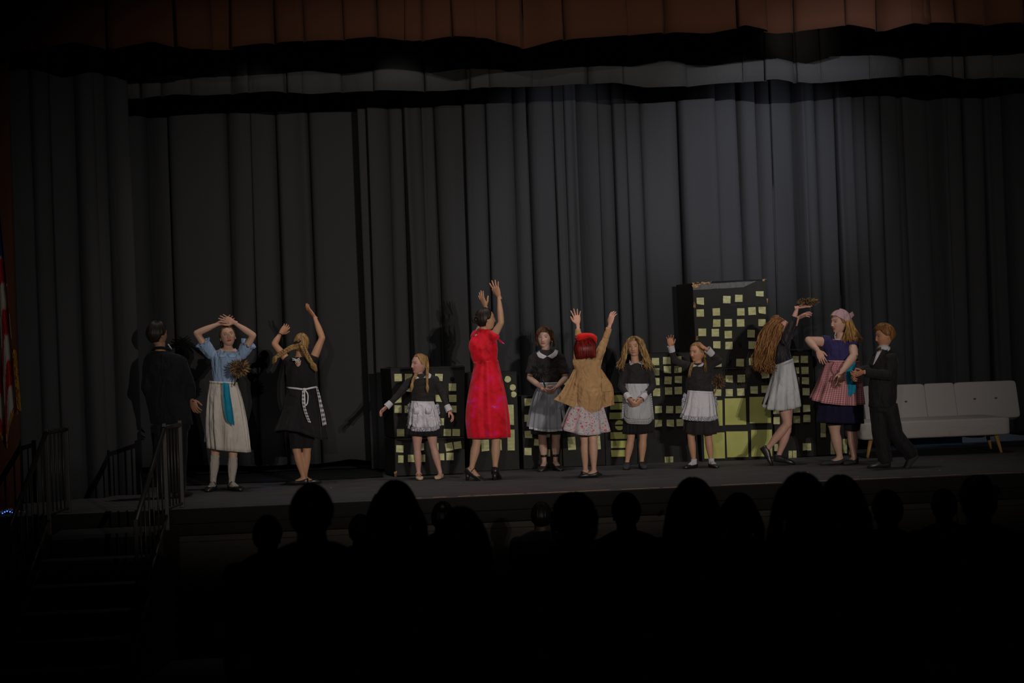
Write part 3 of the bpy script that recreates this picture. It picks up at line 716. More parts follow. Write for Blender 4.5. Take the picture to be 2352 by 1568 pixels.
class Head:
    def __init__(s, c, frame, size, skin, lips=(0.45, 0.12, 0.10), brow=(0.12, 0.06, 0.03), wid=1.0):
        s.c = np.asarray(c, float); s.R, s.F, s.U = frame; s.k = size / 0.225; s.skin = np.array(skin)
        s.lips = np.array(lips); s.brow = np.array(brow); s.wid = wid
    def w(s, L):
        L = np.asarray(L, float)
        return s.c + s.k * (L[..., 0:1] * s.wid * s.R + L[..., 1:2] * s.F + L[..., 2:3] * s.U)
    def mesh(s, mb, n=100, m=84):
        u = np.linspace(0, 2 * pi, n, endpoint=False); az = u - 0.62 * np.sin(u)
        az = np.sort(az)
        el = np.linspace(-pi / 2 + 0.02, pi / 2 - 0.02, m)
        A, E = np.meshgrid(az, el); L = head_surface(A, E)
        x, y, z = L[..., 0], L[..., 1], L[..., 2]
        C = np.tile(s.skin, (m, n, 1)).astype(float)
        front = (y > 0.03)
        def mixc(mask, col):
            nonlocal C
            mask = np.clip(mask, 0, 1)[..., None] * front[..., None]; C = C * (1 - mask) + np.array(col) * mask
        ax = np.abs(x)
        mixc(0.35 * np.exp(-((ax - 0.043) / 0.016) ** 2 - ((z + 0.035) / 0.016) ** 2), s.skin * np.array([1.25, 0.7, 0.65]))
        lipm = 1 / (1 + np.exp(((ax / 0.024) ** 2 + ((z + 0.0652) / 0.0105) ** 2 - 1) * 6)); mixc(lipm, s.lips)
        mixc(0.8 * np.exp(-((z + 0.0652) / 0.0014) ** 2) * (ax < 0.021), s.lips * 0.25)
        bz = 0.0225 + 0.004 * np.sin(np.clip((ax - 0.012) / 0.036, 0, 1) * pi * 0.8)
        mixc(0.85 * np.exp(-((z - bz) / 0.0034) ** 2) * (ax > 0.010) * (ax < 0.050), s.brow)
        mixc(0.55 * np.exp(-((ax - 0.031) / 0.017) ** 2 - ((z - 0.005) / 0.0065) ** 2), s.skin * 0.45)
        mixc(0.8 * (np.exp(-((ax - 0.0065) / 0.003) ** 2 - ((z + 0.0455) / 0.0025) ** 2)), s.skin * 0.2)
        mb.grid(s.w(L), True, True, True, col=C.reshape(-1, 3))
        for sg in (1, -1):                      # ears
            ce = np.array([sg * 0.0705, -0.006, -0.008])
            mb.ell(s.w(ce), s.k * 0.006 * s.R, s.k * (0.015 * s.F - 0.003 * s.U), s.k * (0.028 * s.U - 0.005 * s.F), 12, 8, col=s.skin * np.array([1.05, 0.9, 0.88]))
            pts = [s.w(ce + np.array([sg * 0.006, 0.012 * cos(a), 0.030 * sin(a) + (-0.004)])) for a in np.linspace(0.6, 5.0, 12)]
            mb.tube(pts, s.k * 0.0042, 6, col=s.skin)
    def eyes(s, fig, iris=(0.03, 0.018, 0.012), look=0.0):
        for sg in (1, -1):
            L = head_surface(np.array(math.atan2(sg * 0.031, 0.085)), np.array(0.03)); c = np.array([sg * 0.0305, L[1] - 0.0060, 0.003])
            fig.extra.ell(s.w(c + np.array([0, -0.0005, 0.0052])), s.R * s.k * 0.0135, s.k * (s.F * 0.0118), s.k * (s.U * 0.0072 - s.F * 0.002), 16, 9, col=s.skin * np.array([0.82, 0.74, 0.72]))
            fig.extra.ell(s.w(c + np.array([0, -0.0015, -0.0088])), s.R * s.k * 0.0135, s.k * (s.F * 0.0105), s.k * (s.U * 0.0042), 16, 9, col=s.skin * np.array([0.92, 0.86, 0.84]))
        mw = plain('eye_white', (0.30, 0.265, 0.25), 0.2, spec=0.6); mi = plain('iris_%d' % int(iris[2] * 1000), iris, 0.2, spec=0.7)
        ml = plain('lash_dark', (0.03, 0.02, 0.018), 0.7)
        for sg in (1, -1):
            L = head_surface(np.array(math.atan2(sg * 0.031, 0.085)), np.array(0.03)); c = np.array([sg * 0.0305, L[1] - 0.0055, 0.003])
            b = MB(); G = []; mats = []
            n, m = 16, 14
            ax = norm(np.array([look, 1, 0]))
            b.sph(s.w(c), s.k * 0.0105, 16, 12)
            dirw = norm(s.R * ax[0] + s.F)
            b.ell(s.w(c) + dirw * s.k * 0.0068, s.R * s.k * 0.0064, s.U * s.k * 0.0064, dirw * s.k * 0.0044, 14, 8, mat=1)
            # upper lash line
            pts = [s.w(c + np.array([0.0145 * cos(a), 0.0085 - 0.004 * abs(cos(a)), 0.0015 + 0.0058 * sin(a)])) for a in np.linspace(0.1, pi - 0.1, 9)]
            b.tube(pts, s.k * np.array([0.0008, 0.0014, 0.0018, 0.0020, 0.002, 0.002, 0.0018, 0.0014, 0.0008]), 6, mat=2)
            fig.part('eye', b, [mw, mi, ml])
    # hair cap following the skull
    def cap(s, mb, thick=0.012, front=0.074, side=-0.012, nape=-0.062, part_az=None, grooves=44, amp=0.0016, temple=52, seed=0, lift=0.0, spread=1.0):
        n, m = 160, 26
        az = np.linspace(0, 2 * pi, n, endpoint=False); a = np.degrees(np.minimum(az, 2 * pi - az))
        zl = np.interp(a, [0, temple * 0.75, temple, 78, 96, 118, 180], [front, front - 0.004, front * 0.55, side, side - 0.01, nape, nape - 0.006])
        el0 = np.arcsin(np.clip(np.where(zl < 0, zl / 0.118, zl / 0.107), -0.98, 0.98))
        rg_ = np.random.default_rng(seed); ph = rg_.uniform(0, 6, 4)
        G = []
        for i in range(m):
            v = i / (m - 1); el = el0 + (pi / 2 - 0.03 - el0) * v
            edge = min(1, v * 7 + 0.12)
            off = thick * edge * (1 + 0.25 * np.sin(az * 3 + ph[0])) + lift * np.sin(v * pi) + amp * (np.sin(az * grooves + ph[1] + 2.5 * v) + 0.7 * np.sin(az * grooves * 0.43 + ph[2] + 4 * v))
            L = head_surface(az, el, 0.0); r = np.linalg.norm(L, axis=1)[:, None]
            L = L * (1 + off[:, None] / r); G.append(s.w(L))
        mb.grid(np.array(G), True, False, True)
        # inner skin so the rim has depth
        Gi = []
        for i in range(3):
            v = i * 0.08; el = el0 + (pi / 2 - 0.03 - el0) * v
            L = head_surface(az, el, -0.002); Gi.append(s.w(L))
        mb.grid(np.array([G[0]] + Gi), True)
    def strand_pt(s, az, zz, off):
        el = math.asin(max(-0.98, min(0.98, zz / (0.118 if zz < 0 else 0.107))))
        return s.w(head_surface(np.array(radians(az)), np.array(el), off))

def lock(mb, pts, r, n=6, seg=12, wave=0.0, wf=2.0, ph=0.0, taper=0.35, flat=0.6):
    p = resample(pts, seg); t = np.linspace(0, 1, seg)
    L = np.linalg.norm(p[-1] - p[0]) + 1e-6
    if wave:
        p = p + (wave * np.sin(t * wf * 2 * pi + ph) * t ** 0.5)[:, None] * RT + (wave * np.cos(t * wf * 2 * pi + ph * 1.7) * t ** 0.5)[:, None] * FW
    rad = r * np.interp(t, [0, 0.15, 0.6, 1], [0.6, 1, 0.9, taper])
    mb.tube(p, rad, n, ratio=flat)

def braid(mb, pts, r, turns, tail=0.25, n=7):
    pts = resample(pts, 70); t = np.linspace(0, 1, 70)
    T = np.gradient(pts, axis=0); T /= np.linalg.norm(T, axis=1)[:, None]
    U = norm(np.cross(T[0], FW)); Vv = norm(np.cross(T[0], U))
    body = t < (1 - tail); nb = body.sum()
    for k in range(3):
        a = t[body] / (1 - tail) * turns * 2 * pi + k * 2 * pi / 3
        rr = r * np.interp(t[body], [0, 1], [1.0, 0.75])
        q = pts[body] + (0.95 * rr * np.sin(a))[:, None] * U + (0.5 * rr * np.sin(2 * a))[:, None] * Vv
        mb.tube(q, rr * 0.62, n)
    for k in range(9):                       # loose tail
        i0 = nb - 2; q = pts[i0:]; tt = np.linspace(0, 1, len(q)); ang = k * 2 * pi / 9
        sp = np.interp(tt, [0, 0.5, 1], [0.3, 1.1, 0.5]) * r
        q = q + (sp * cos(ang))[:, None] * U + (sp * sin(ang))[:, None] * Vv
        mb.tube(q, r * np.interp(tt, [0, 0.6, 1], [0.5, 0.55, 0.12]), 6)

def hand(mb, W, tipdir, thumbdir, s, side, curl=0.35, spread=0.16, palmbend=0.0, curls=None, thumb_in=0.3, wr=0.024):
    d = norm(tipdir); t = np.asarray(thumbdir, float); t = norm(t - d * (t @ d))
    n = np.cross(t, d) if side == 'R' else np.cross(d, t)
    rings = []
    for x, wd, h in ((-0.035, wr * 1.0, wr * 0.85), (0.0, wr * 1.02, wr * 0.72), (0.025, 0.033, 0.0165), (0.055, 0.040, 0.0145), (0.08, 0.0415, 0.0125), (0.094, 0.037, 0.010)):
        a = np.linspace(0, 2 * pi, 14, endpoint=False); ww = wd * s if x > 0 else wd; hh = h * s if x > 0 else h
        c = W + d * x * s + n * palmbend * max(x, 0) * s * 0.3
        rings.append(c + np.outer(np.cos(a) * ww, t) + np.outer(np.sin(a) * hh, n))
    mb.grid(np.array(rings), True, True, True)
    mb.ell(W + d * 0.035 * s + t * 0.020 * s + n * 0.006 * s, d * 0.028 * s, t * 0.014 * s, n * 0.013 * s, 10, 7)
    base = [(0.029, 0.088, 0.070, 0.0086), (0.0095, 0.092, 0.078, 0.0088), (-0.0105, 0.089, 0.073, 0.0084), (-0.029, 0.082, 0.057, 0.0075)]
    for i, (bx, by, L, r) in enumerate(base):
        c_ = curl if curls is None else curls[i]
        f = norm(d + t * spread * (1.5 - i) * 0.75)
        p = W + d * (by - 0.016) * s + t * bx * s; pts = [p]; ang = 0.12 * c_
        pts.append(W + d * by * s + t * bx * s)
        cur = pts[-1]
        for j, fr in enumerate((0.45, 0.30, 0.25)):
            ang += c_ * (0.75, 0.9, 0.6)[j]
            dd = f * cos(ang) + n * sin(ang); cur = cur + dd * L * fr * s; pts.append(cur)
        mb.tube(pts, np.array([r, r, r * 0.97, r * 0.88, r * 0.72]) * s, 9)
        mb.sph(pts[-1], r * 0.72 * s, 8, 6)
        for q in pts[1:-1]: mb.sph(q, r * 0.98 * s, 8, 6)
    tb = W + d * 0.022 * s + t * 0.024 * s + n * 0.004 * s
    d1 = norm(d * 0.62 + t * 0.75 * (1 - thumb_in * 0.5) + n * thumb_in); p1 = tb + d1 * 0.034 * s
    d2 = norm(d * 0.82 + t * 0.42 * (1 - thumb_in) + n * thumb_in); p2 = p1 + d2 * 0.030 * s; p3 = p2 + norm(d2 + n * 0.15) * 0.022 * s
    mb.tube([tb, p1, p2, p3], np.array([0.0125, 0.0108, 0.0098, 0.0072]) * s, 9)
    for q, r in ((p1, 0.0108), (p2, 0.0098), (p3, 0.0072)): mb.sph(q, r * s, 8, 6)
    return n, d, t

def ring(c, U, V, n=28, e=1.0, a0=0, a1=2 * pi, closed=True):
    a = np.linspace(a0, a1, n, endpoint=not closed)
    f = lambda x: np.sign(x) * np.abs(x) ** e
    return c + np.outer(f(np.cos(a)), U) + np.outer(f(np.sin(a)), V)

class Fig:
    def __init__(s, label, foot, size=1.0, skin=(0.55, 0.30, 0.20), cat='person', z=0.0, Z=None):
        s.Z = Z if Z is not None else floorZ(foot[0], foot[1], z); s.k = F_PX / s.Z; s.s = size
        s.base = P(foot[0], foot[1], s.Z); s.base[2] = z; s.skin = np.array(skin)
        s.body = MB(); s.extra = MB(); s.hands = MB(); s.pending = []; s.label = label; s.root = None; s.heads = None
        s.limbs = {}
    def p(s, x, y, dz=0.0): return P(x, y, s.Z + dz)
    def part(s, name, mb, mats, parent=None, **k):
        s.pending.append((name, mb, mats, parent, k)); return len(s.pending) - 1
    # silhouette rows: (xl, yl, xr, yr, depth ratio or metres, dz)
    def rows(s, secs, m=None, grow=0.0):
        secs = np.array(secs, float)
        if m: secs = resample(secs, m)
        out = []
        for xl, yl, xr, yr, dr, dz in secs:
            a = s.p(xl, yl, dz); b = s.p(xr, yr, dz); c = (a + b) / 2; U = (b - a) / 2; L = np.linalg.norm(U)
            out.append((c, U * (1 + grow / max(L, 1e-6)), -FW * (dr * L + grow)))
        return out
    def sil(s, secs, m=14, n=36, grow=0.0, e=1.0): return np.array([ring(c, U, V, n, e) for c, U, V in s.rows(secs, m, grow)])
    def torso(s, secs, shrink=0.008, neck=None):
        s.tors = secs
        s.body.grid(s.sil(secs, 16, 28, -shrink), True, True, True)
    def seg(s, mb, a, b, ra, rb, bulge=0.0, n=14):
        t = np.linspace(0, 1, 7); pts = a + t[:, None] * (b - a); r = ra + (rb - ra) * t + bulge * np.sin(np.clip(t * 1.25, 0, 1) * pi)
        mb.tube(pts, r, n); mb.sph(a, ra, 12, 8); mb.sph(b, rb, 12, 8)
    def arm(s, key, sh, el, wr, g=1.0):
        S, E, W = s.p(*sh), s.p(*el), s.p(*wr); k = s.s * g
        if hasattr(s, 'tors'):
            t_ = s.tors[1]; tc = (s.p(t_[0], t_[1], t_[5]) + s.p(t_[2], t_[3], t_[5])) / 2; s.body.tube([tc, S], [0.035 * k, 0.035 * k], 10)
        s.seg(s.body, S, E, 0.043 * k, 0.034 * k, 0.004 * k); s.seg(s.body, E, W, 0.034 * k, 0.0225 * k, 0.006 * k)
        s.limbs[key] = (S, E, W); return S, E, W
    def hand(s, key, tip, thumb, side, curl=0.35, spread=0.16, sc=None, **kw):
        W = s.limbs[key][2]; E = s.limbs[key][1]
        if sc is None: sc = s.s * 1.0
        d = s.p(*tip) - W; t = s.p(*thumb) - W
        W2 = W + norm(W - E) * 0.012 * s.s
        return hand(s.hands, W2, d, t, sc, side, curl, spread, wr=0.0225 * s.s, **kw)
    def leg(s, key, hip, knee, ankle, g=1.0, foot_yaw=0, flen=0.235, pitch=0.0, lift=0.0, ground=True, foot=True):
        H, K, A = s.p(*hip), s.p(*knee), s.p(*ankle); k = s.s * g
        if ground: A = A.copy(); A[2] = 0.075 * s.s + lift
        if hasattr(s, 'tors'):
            t_ = s.tors[-1]; tc = (s.p(t_[0], t_[1], t_[5]) + s.p(t_[2], t_[3], t_[5])) / 2; s.body.tube([tc, H], [0.07 * k, 0.07 * k], 12)
        s.seg(s.body, H, K, 0.075 * k, 0.050 * k, 0.004 * k)
        t = np.linspace(0, 1, 9); pts = K + t[:, None] * (A - K)
        r = np.interp(t, [0, 0.12, 0.32, 0.6, 0.85, 1], [0.050, 0.047, 0.053, 0.043, 0.030, 0.030]) * k
        s.body.tube(pts, r, 14); s.body.sph(K, 0.050 * k, 12, 8)
        s.body.sph(K + np.array([0, 0, 0]) , 0.049 * k, 12, 8)
        y = radians(foot_yaw); f = -FW * cos(y) + _r0 * sin(y); f[2] = 0; f = norm(f)
        pt = radians(pitch); f = norm(f * cos(pt) - np.array([0, 0, 1]) * sin(pt))
        side = norm(np.cross(f, [0, 0, 1])); up = norm(np.cross(side, f))
        fs = s.s; L = flen * fs
        heel = A - up * 0.068 * fs - f * 0.045 * fs
        s.limbs[key] = (H, K, A, heel, f, side, up, L)
        if foot:
            R = []
            for t_, w_, h_, z_ in ((0.0, 0.020, 0.024, 0.028), (0.08, 0.028, 0.034, 0.036), (0.3, 0.029, 0.038, 0.040), (0.5, 0.033, 0.027, 0.028), (0.72, 0.040, 0.018, 0.019), (0.88, 0.036, 0.013, 0.014), (0.99, 0.018, 0.009, 0.011)):
                c = heel + f * (t_ * L) + up * z_ * fs
                R.append(ring(c, side * w_ * fs, up * h_ * fs, 14))
            s.body.grid(np.array(R), True, True, True)
        return s.limbs[key]
    def shoe(s, key, mat, style='flat', sole=0.004, heel=0.0, grow=0.006, opening=(0.16, 0.55), name='shoe', strap=None, mat2=None):
        H, K, A, h0, f, side, up, L = s.limbs[key]; fs = s.s; mb = MB()
        h0 = h0 - f * 0.006 * fs
        if heel: 
            pass
        prof = [(0.0, 0.018, 0.050), (0.03, 0.027, 0.056), (0.1, 0.0335, 0.055), (0.25, 0.034, 0.042), (0.4, 0.0345, 0.037), (0.55, 0.039, 0.035), (0.64, 0.043, 0.043), (0.78, 0.0445, 0.038), (0.92, 0.037, 0.031), (1.0, 0.026, 0.025), (1.05, 0.010, 0.016)]
        if style == 'full': prof = [(0.0, 0.020, 0.066), (0.03, 0.030, 0.080), (0.12, 0.0355, 0.088), (0.28, 0.036, 0.088), (0.42, 0.036, 0.078), (0.56, 0.040, 0.064), (0.7, 0.045, 0.050), (0.88, 0.039, 0.038), (1.0, 0.026, 0.028), (1.05, 0.010, 0.018)]
        if style == 'slip': prof = [(0.0, 0.020, 0.058), (0.03, 0.030, 0.062), (0.12, 0.0355, 0.062), (0.28, 0.036, 0.060), (0.36, 0.036, 0.078), (0.56, 0.041, 0.064), (0.7, 0.046, 0.052), (0.88, 0.041, 0.042), (1.0, 0.030, 0.032), (1.05, 0.012, 0.020)]
        if style == 'point': prof = [(t * (1.0 if t < 0.7 else 1.06), w * (1 if t < 0.7 else 0.8), h) for t, w, h in prof]
        R = []
        def bot(t):       # sole rises to the heel
            return heel * (max(0, 1 - t / 0.62) ** 1.2) if heel else 0.0
        for t, w_, h_ in prof:
            c = h0 + f * (t * L * 1.03); n = 20; a = np.linspace(0, 2 * pi, n, endpoint=False)
            sg = lambda q, p: np.sign(q) * np.abs(q) ** p
            ez = 0.55 if style in ('full', 'slip') and t < 0.8 else 0.42
            X = sg(np.cos(a), 0.62 if style == 'full' else 0.5) * (w_ * fs + grow * 0.3); Zv = h_ * fs * 0.5 * (1 + sg(np.sin(a), ez))
            R.append(c + np.outer(X, side) + np.outer(Zv, up))
        mb.grid(np.array(R), True, True, True)
        if style == 'full':       # collar round the ankle
            mb.tube([A - up * 0.03 * fs, A + up * 0.012 * fs], [0.036 * fs, 0.034 * fs], 14, cap=True)
        if heel:
            c = h0 + f * 0.03 * fs
            zb = c[2] * 1.0
            for q in range(1):
                mb.tube([c + up * 0.01, np.array([c[0], c[1], 0.001]) - f * 0.0], [0.026 * fs, 0.017 * fs], 12)
        i = s.part(name, mb, mat)
        if strap:
            b = MB(); hh = strap if isinstance(strap, float) else 0.0
            c = h0 + f * (0.33 * L) + up * 0.05 * fs
            a = np.linspace(0.0, pi, 12); pts = [c + side * 0.037 * fs * cos(q) + up * 0.036 * fs * sin(q) for q in a]
            b.tube(pts, 0.0045 * fs, 6); s.part('strap', b, mat, i)
        return i
    def neck(s, a, b, r=0.045, dz=(0, 0)):
        A, B = s.p(*a), s.p(*b); k = s.s
        s.body.tube([A, (A + B) / 2, B], [r * 1.25 * k, r * k, r * 1.05 * k], 16)
    def head(s, c, frame, size, **kw):
        s.H = Head(s.p(*c), frame, size, s.skin, **kw); s.H.mesh(s.extra); return s.H
    def build(s):
        V, F = remesh(s.body, 0.0085, 3)
        mb = MB(); mb.add(V, F, col=s.skin)
        if s.hands.n:
            V, F = remesh(s.hands, 0.0031, 2)
            mb.add(V, F, col=s.skin * np.array([1.02, 0.92, 0.90]))
        if s.extra.n:
            Ve, Fe = s.extra.arrays(); C = np.concatenate(s.extra.C); mb.add(Ve, Fe, col=C)
        s.root = mb.build('person', skin_mat(), None, s.base, colr=True)
        tag(s.root, s.label, 'person')
        objs = []
        for name, b, mats, parent, k in s.pending:
            lab = k.pop('label', None); kind = k.pop('kind', None)
            o = b.build(name, mats, s.root if parent is None else objs[parent], s.base, **k)
            if lab: o['label'] = lab
            if kind: o['kind'] = kind
            objs.append(o)
        return s.root

# ------------------------------------------------------------------ clothes helpers
def garment(fig, parts, voxel=0.0085, smooth=3, wr=0.004, wf=14, wz=0.6):
    """parts: closed shapes collected in an MB -> one cloth mesh; returns MB and BVH"""
    V, F = remesh(parts, voxel, smooth, wr, wf, wz)
    mb = MB(); mb.add(V, F); return mb, bvh_of(V, F)
def sleeve(mb, fig, key, t1, r0, r1, fore=None, elbow=None, fr=None):
    """sleeve from the shoulder to fraction t1 of the upper arm, or down the forearm to fraction fore"""
    S, E, W = fig.limbs[key]; k = fig.s
    if fore is None:
        t = np.linspace(0, t1, 6); mb.tube(S + t[:, None] * (E - S), np.linspace(r0, r1, 6) * k, 16); mb.sph(S, r0 * k, 14, 10)
    else:
        er = elbow or (r0 + r1) / 2
        mb.tube(S + np.linspace(0, 1, 6)[:, None] * (E - S), np.linspace(r0, er, 6) * k, 16); mb.sph(S, r0 * k, 14, 10); mb.sph(E, er * k, 14, 10)
        t = np.linspace(0, fore, 7); mb.tube(E + t[:, None] * (W - E), np.linspace(er, r1, 7) * k, 16)
def folded(fig, secs, m=22, n=180, amp=0.03, nf=16, seed=0, e=1.0, arc=None, hem=None, grow=0.0, power=1.3, start=0.0, ampmin=0.15):
    """skirt-like loft with folds that deepen towards the hem. arc: (a0, a1) degrees, 90 faces the house"""
    rg_ = np.random.default_rng(seed)
    rws = fig.rows(secs, m, grow)
    a = np.linspace(0, 2 * pi, n, endpoint=False) if arc is None else np.radians(np.linspace(arc[0], arc[1], n))
    f = lambda x: np.sign(x) * np.abs(x) ** e
    ph = rg_.uniform(0, 2 * pi, 6); fr = [nf, round(nf * 0.62), round(nf * 1.45), 5]; wt = [0.5, 0.35, 0.2, 0.25]
    fold = sum(w_ * np.sin(q * a + p_ + 0.6 * np.sin(3 * a + p_)) for q, w_, p_ in zip(fr, wt, ph))
    G = []; UVs = []; v_ = 0; pc = None
    for i, (c, U, V) in enumerate(rws):
        t = i / (m - 1); A = amp * (ampmin + (1 - ampmin) * max(0, (t - start) / (1 - start)) ** power)
        Ln = np.linalg.norm(U)
        k = 1 + A * fold / max(Ln, 0.05)
        R = c + np.outer(f(np.cos(a)) * k, U) + np.outer(f(np.sin(a)) * k, V)
        if hem is not None:
            ax = norm(rws[-1][0] - rws[0][0]); R = R + np.outer(t ** 2 * hem(a), ax)
        G.append(R)
        if pc is not None: v_ += np.linalg.norm(c - pc)
        pc = c
        UVs.append(np.stack([a * 0.17, np.full(len(a), v_)], 1))
    return np.array(G), np.array(UVs), a
def add_folded(mb, G, U, closed=True, mat=0): mb.grid(G, closed, uv=U.reshape(-1, 2), mat=mat)
def ruffle(mb, P0, out, width, amp=0.012, freq=2.0, rows=5, mat=0, back=None):
    """gathered strip along the curve P0, growing in direction out (one vector per point)"""
    P0 = resample(P0, len(P0) * 4); out = resample(out, len(P0))
    L = np.concatenate([[0], np.cumsum(np.linalg.norm(np.diff(P0, axis=0), axis=1))])
    T = np.gradient(P0, axis=0); T /= np.linalg.norm(T, axis=1)[:, None] + 1e-9
    Nn = np.cross(T, out); Nn /= np.linalg.norm(Nn, axis=1)[:, None] + 1e-9
    G = []; UV = []
    for i in range(rows):
        v = i / (rows - 1); wv = amp * v ** 0.7 * np.sin(L * freq * 2 * pi * 20 + 0.8 * np.sin(L * 33))
        G.append(P0 + out * (width * v)[..., None] if np.ndim(width) else P0 + out * width * v)
        G[-1] = G[-1] + Nn * wv[:, None]; UV.append(np.stack([L * 1.4, np.full(len(L), v * width)], 1))
    mb.grid(np.array(G), False, uv=np.array(UV).reshape(-1, 2), mat=mat)
def draped(fig, bvh, rowsA, rowsB, off=0.006, nu=14, nv=8, dz=0.0, thick=True):
    """cloth laid on a garment: two pixel polylines (upper, lower) joined; hit the garment from the house side"""
    A = resample(np.array(rowsA, float), nu); B = resample(np.array(rowsB, float), nu); G = []
    last = None
    o0 = Vector(CAM)
    hits = {}
    for i in range(nv):
        t = i / (nv - 1); row = []
        for j in range(nu):
            q = A[j] * (1 - t) + B[j] * t; d = Vector(ray(q[0], q[1])); ln = d.length; d.normalize()
            h = bvh.ray_cast(o0, d, 60)
            if h[0] is not None: last = (h[0] - o0).length / ln; zz = last
            else: zz = last if last is not None else fig.Z + dz
            row.append(P(q[0], q[1], zz - off))
        G.append(row)
    return np.array(G)
def cuff(fig, key, mat, at=1.0, length=0.075, r0=0.036, r1=0.042, name='cuff'):
    S, E, W = fig.limbs[key]; d = norm(W - E); k = fig.s; mb = MB()
    p0 = W - d * length * 0.85 * k; p1 = W + d * length * 0.25 * k
    a = np.linspace(0, 1, 5); c = p0 + a[:, None] * (p1 - p0)
    mb.tube(c, np.linspace(r0, r1, 5) * k, 18, cap=False); mb.tube(c[::-1], np.linspace(r1 - 0.004, r0 - 0.004, 5) * k, 18, cap=False)
    mb.tube([p1, p1 + d * 0.001], [r1 * k, (r1 - 0.004) * k], 18, cap=False)
    return fig.part(name, mb, mat)
def duster(label, c, rad, handle, mats, hm, seed, n=260, squash=(1, 1, 1), drift=(0, 0, 0), group=None):
    rg_ = np.random.default_rng(seed); c = np.asarray(c, float)
    e = empty('feather_duster', c, label, 'feather duster', group)
    mb = MB()
    for k in range(n * 4):
        d = norm(rg_.normal(0, 1, 3)); L = rad * rg_.uniform(0.55, 1.12); side = norm(np.cross(d, rg_.normal(0, 1, 3)))
        bend = rg_.normal(0, 1.1, 3) + np.array(drift) + np.array([0, 0, -0.3]); L *= 1.0; w_ = rad * rg_.uniform(0.025, 0.07); pl = []; pr = []
        q0 = d * 0.22 * L
        for j in range(5):
            t = j / 4; q0 = q0 + norm(d + bend * t) * L * 0.78 / 4 * (j > 0); q = q0 * np.array(squash); ww = w_ * (0.4 + 0.9 * sin(pi * min(1, t * 0.85 + 0.15))) * (1 - 0.3 * t)
            pl.append(c + q + side * ww); pr.append(c + q - side * ww)
        mb.grid(np.array([pl, pr]), False, mat=int(rg_.integers(0, len(mats))))
    mb.ell(c, np.array([rad * 0.45, 0, 0]) * squash[0], (0, rad * 0.45, 0), np.array([0, 0, rad * 0.45]) * squash[2])
    o = mb.build('feathers', mats, e, c); o['kind'] = 'stuff'
    if handle is not None:
        b = MB(); b.tube([c, (c + handle) / 2, handle], [0.006, 0.007, 0.008], 8); b.sph(handle, 0.011, 8, 6); b.build('handle', hm, e, c)
    return e

# ------------------------------------------------------------------ the cast
M_SHOE = plain('black_leather', (0.018, 0.016, 0.016), 0.35, spec=0.6, bump=0.1)
M_SHOEM = plain('black_canvas', (0.03, 0.03, 0.032), 0.8)
M_BKNIT = fabric('black_knit', (0.026, 0.022, 0.022), 0.8, 0.15, 0.16, 14, sheen=0.25, zs=1.2)
M_BSKIRT = fabric('black_skirt', (0.014, 0.013, 0.014), 0.85, 0.15, 0.2, 12, sheen=0.2)
M_BSHINY = fabric('black_velvet', (0.018, 0.016, 0.020), 0.55, 0.15, 0.4, 12, sheen=0.4)
M_WHITE = fabric('white_cotton', (0.56, 0.54, 0.57), 0.9, 0.05, 0.15, 16, sheen=0.1)
M_CREAM = fabric('cream_cotton', (0.62, 0.57, 0.50), 0.9, 0.08, 0.3, 14, sheen=0.1, zs=0.25)
M_SATIN = fabric('white_satin', (0.60, 0.57, 0.62), 0.5, 0.05, 0.45, 12, sheen=0.3, zs=0.5, spec=0.4)
M_GREYAP = fabric('grey_white_apron', (0.46, 0.46, 0.48), 0.85, 0.10, 0.35, 9, sheen=0.2, zs=0.35)
M_BLUE = fabric('light_blue_cotton', (0.30, 0.42, 0.62), 0.85, 0.08, 0.35, 16, sheen=0.2, zs=0.25)
M_TOWEL = fabric('turquoise_towel', (0.015, 0.26, 0.42), 0.95, 0.10, 0.3, 16, sheen=0.3)
M_NAVY = fabric('navy_jersey', (0.035, 0.028, 0.105), 0.8, 0.1, 0.35, 12, sheen=0.25)
M_NAVYS = fabric('navy_skirt', (0.013, 0.011, 0.038), 0.85, 0.1, 0.3, 10, sheen=0.2)
M_SUIT = fabric('black_suit', (0.015, 0.014, 0.015), 0.75, 0.15, 0.35, 9, sheen=0.2)
M_SUITN = fabric('dark_suit', (0.009, 0.009, 0.012), 0.8, 0.15, 0.35, 9, sheen=0.15)
M_TAN = fabric('tan_cardigan', (0.46, 0.27, 0.125), 0.9, 0.08, 0.5, 9, sheen=0.3, zs=0.7)
M_RED = ramp_mat('red_dress', 'noise', 7.5, [(0.30, (0.35, 0.001, 0.008)), (0.42, (0.72, 0.002, 0.016)), (0.58, (0.85, 0.004, 0.032)), (0.66, (0.75, 0.010, 0.18)), (0.78, (0.78, 0.14, 0.34))], (1, 1, 1), rough=0.7, detail=4, dist=0.6, sheen=0.2, fold=0.35)
M_FLORAL = ramp_mat('floral_cotton', 'noise', 42, [(0.33, (0.16, 0.18, 0.24)), (0.42, (0.42, 0.41, 0.43)), (0.53, (0.48, 0.42, 0.43)), (0.60, (0.50, 0.20, 0.22)), (0.68, (0.42, 0.06, 0.08))], (1, 1, 1), rough=0.85, detail=5, sheen=0.1, fold=0.15)
M_TULLE = sheer('white_tulle', (0.62, 0.64, 0.72), 0.42)
M_LACE = sheer('white_lace', (0.72, 0.72, 0.75), 0.30, True, 130)
M_PINKG = gingham('pink_gingham', (0.62, 0.34, 0.34), (0.30, 0.07, 0.09), 60)
M_BWG = gingham('black_white_gingham', (0.68, 0.66, 0.68), (0.015, 0.015, 0.02), 62)
M_BWG2 = ramp_mat('lace_print', 'voronoi', 170, [(0.15, (0.03, 0.03, 0.05)), (0.42, (0.10, 0.10, 0.14)), (0.62, (0.62, 0.60, 0.66))], rough=0.8)
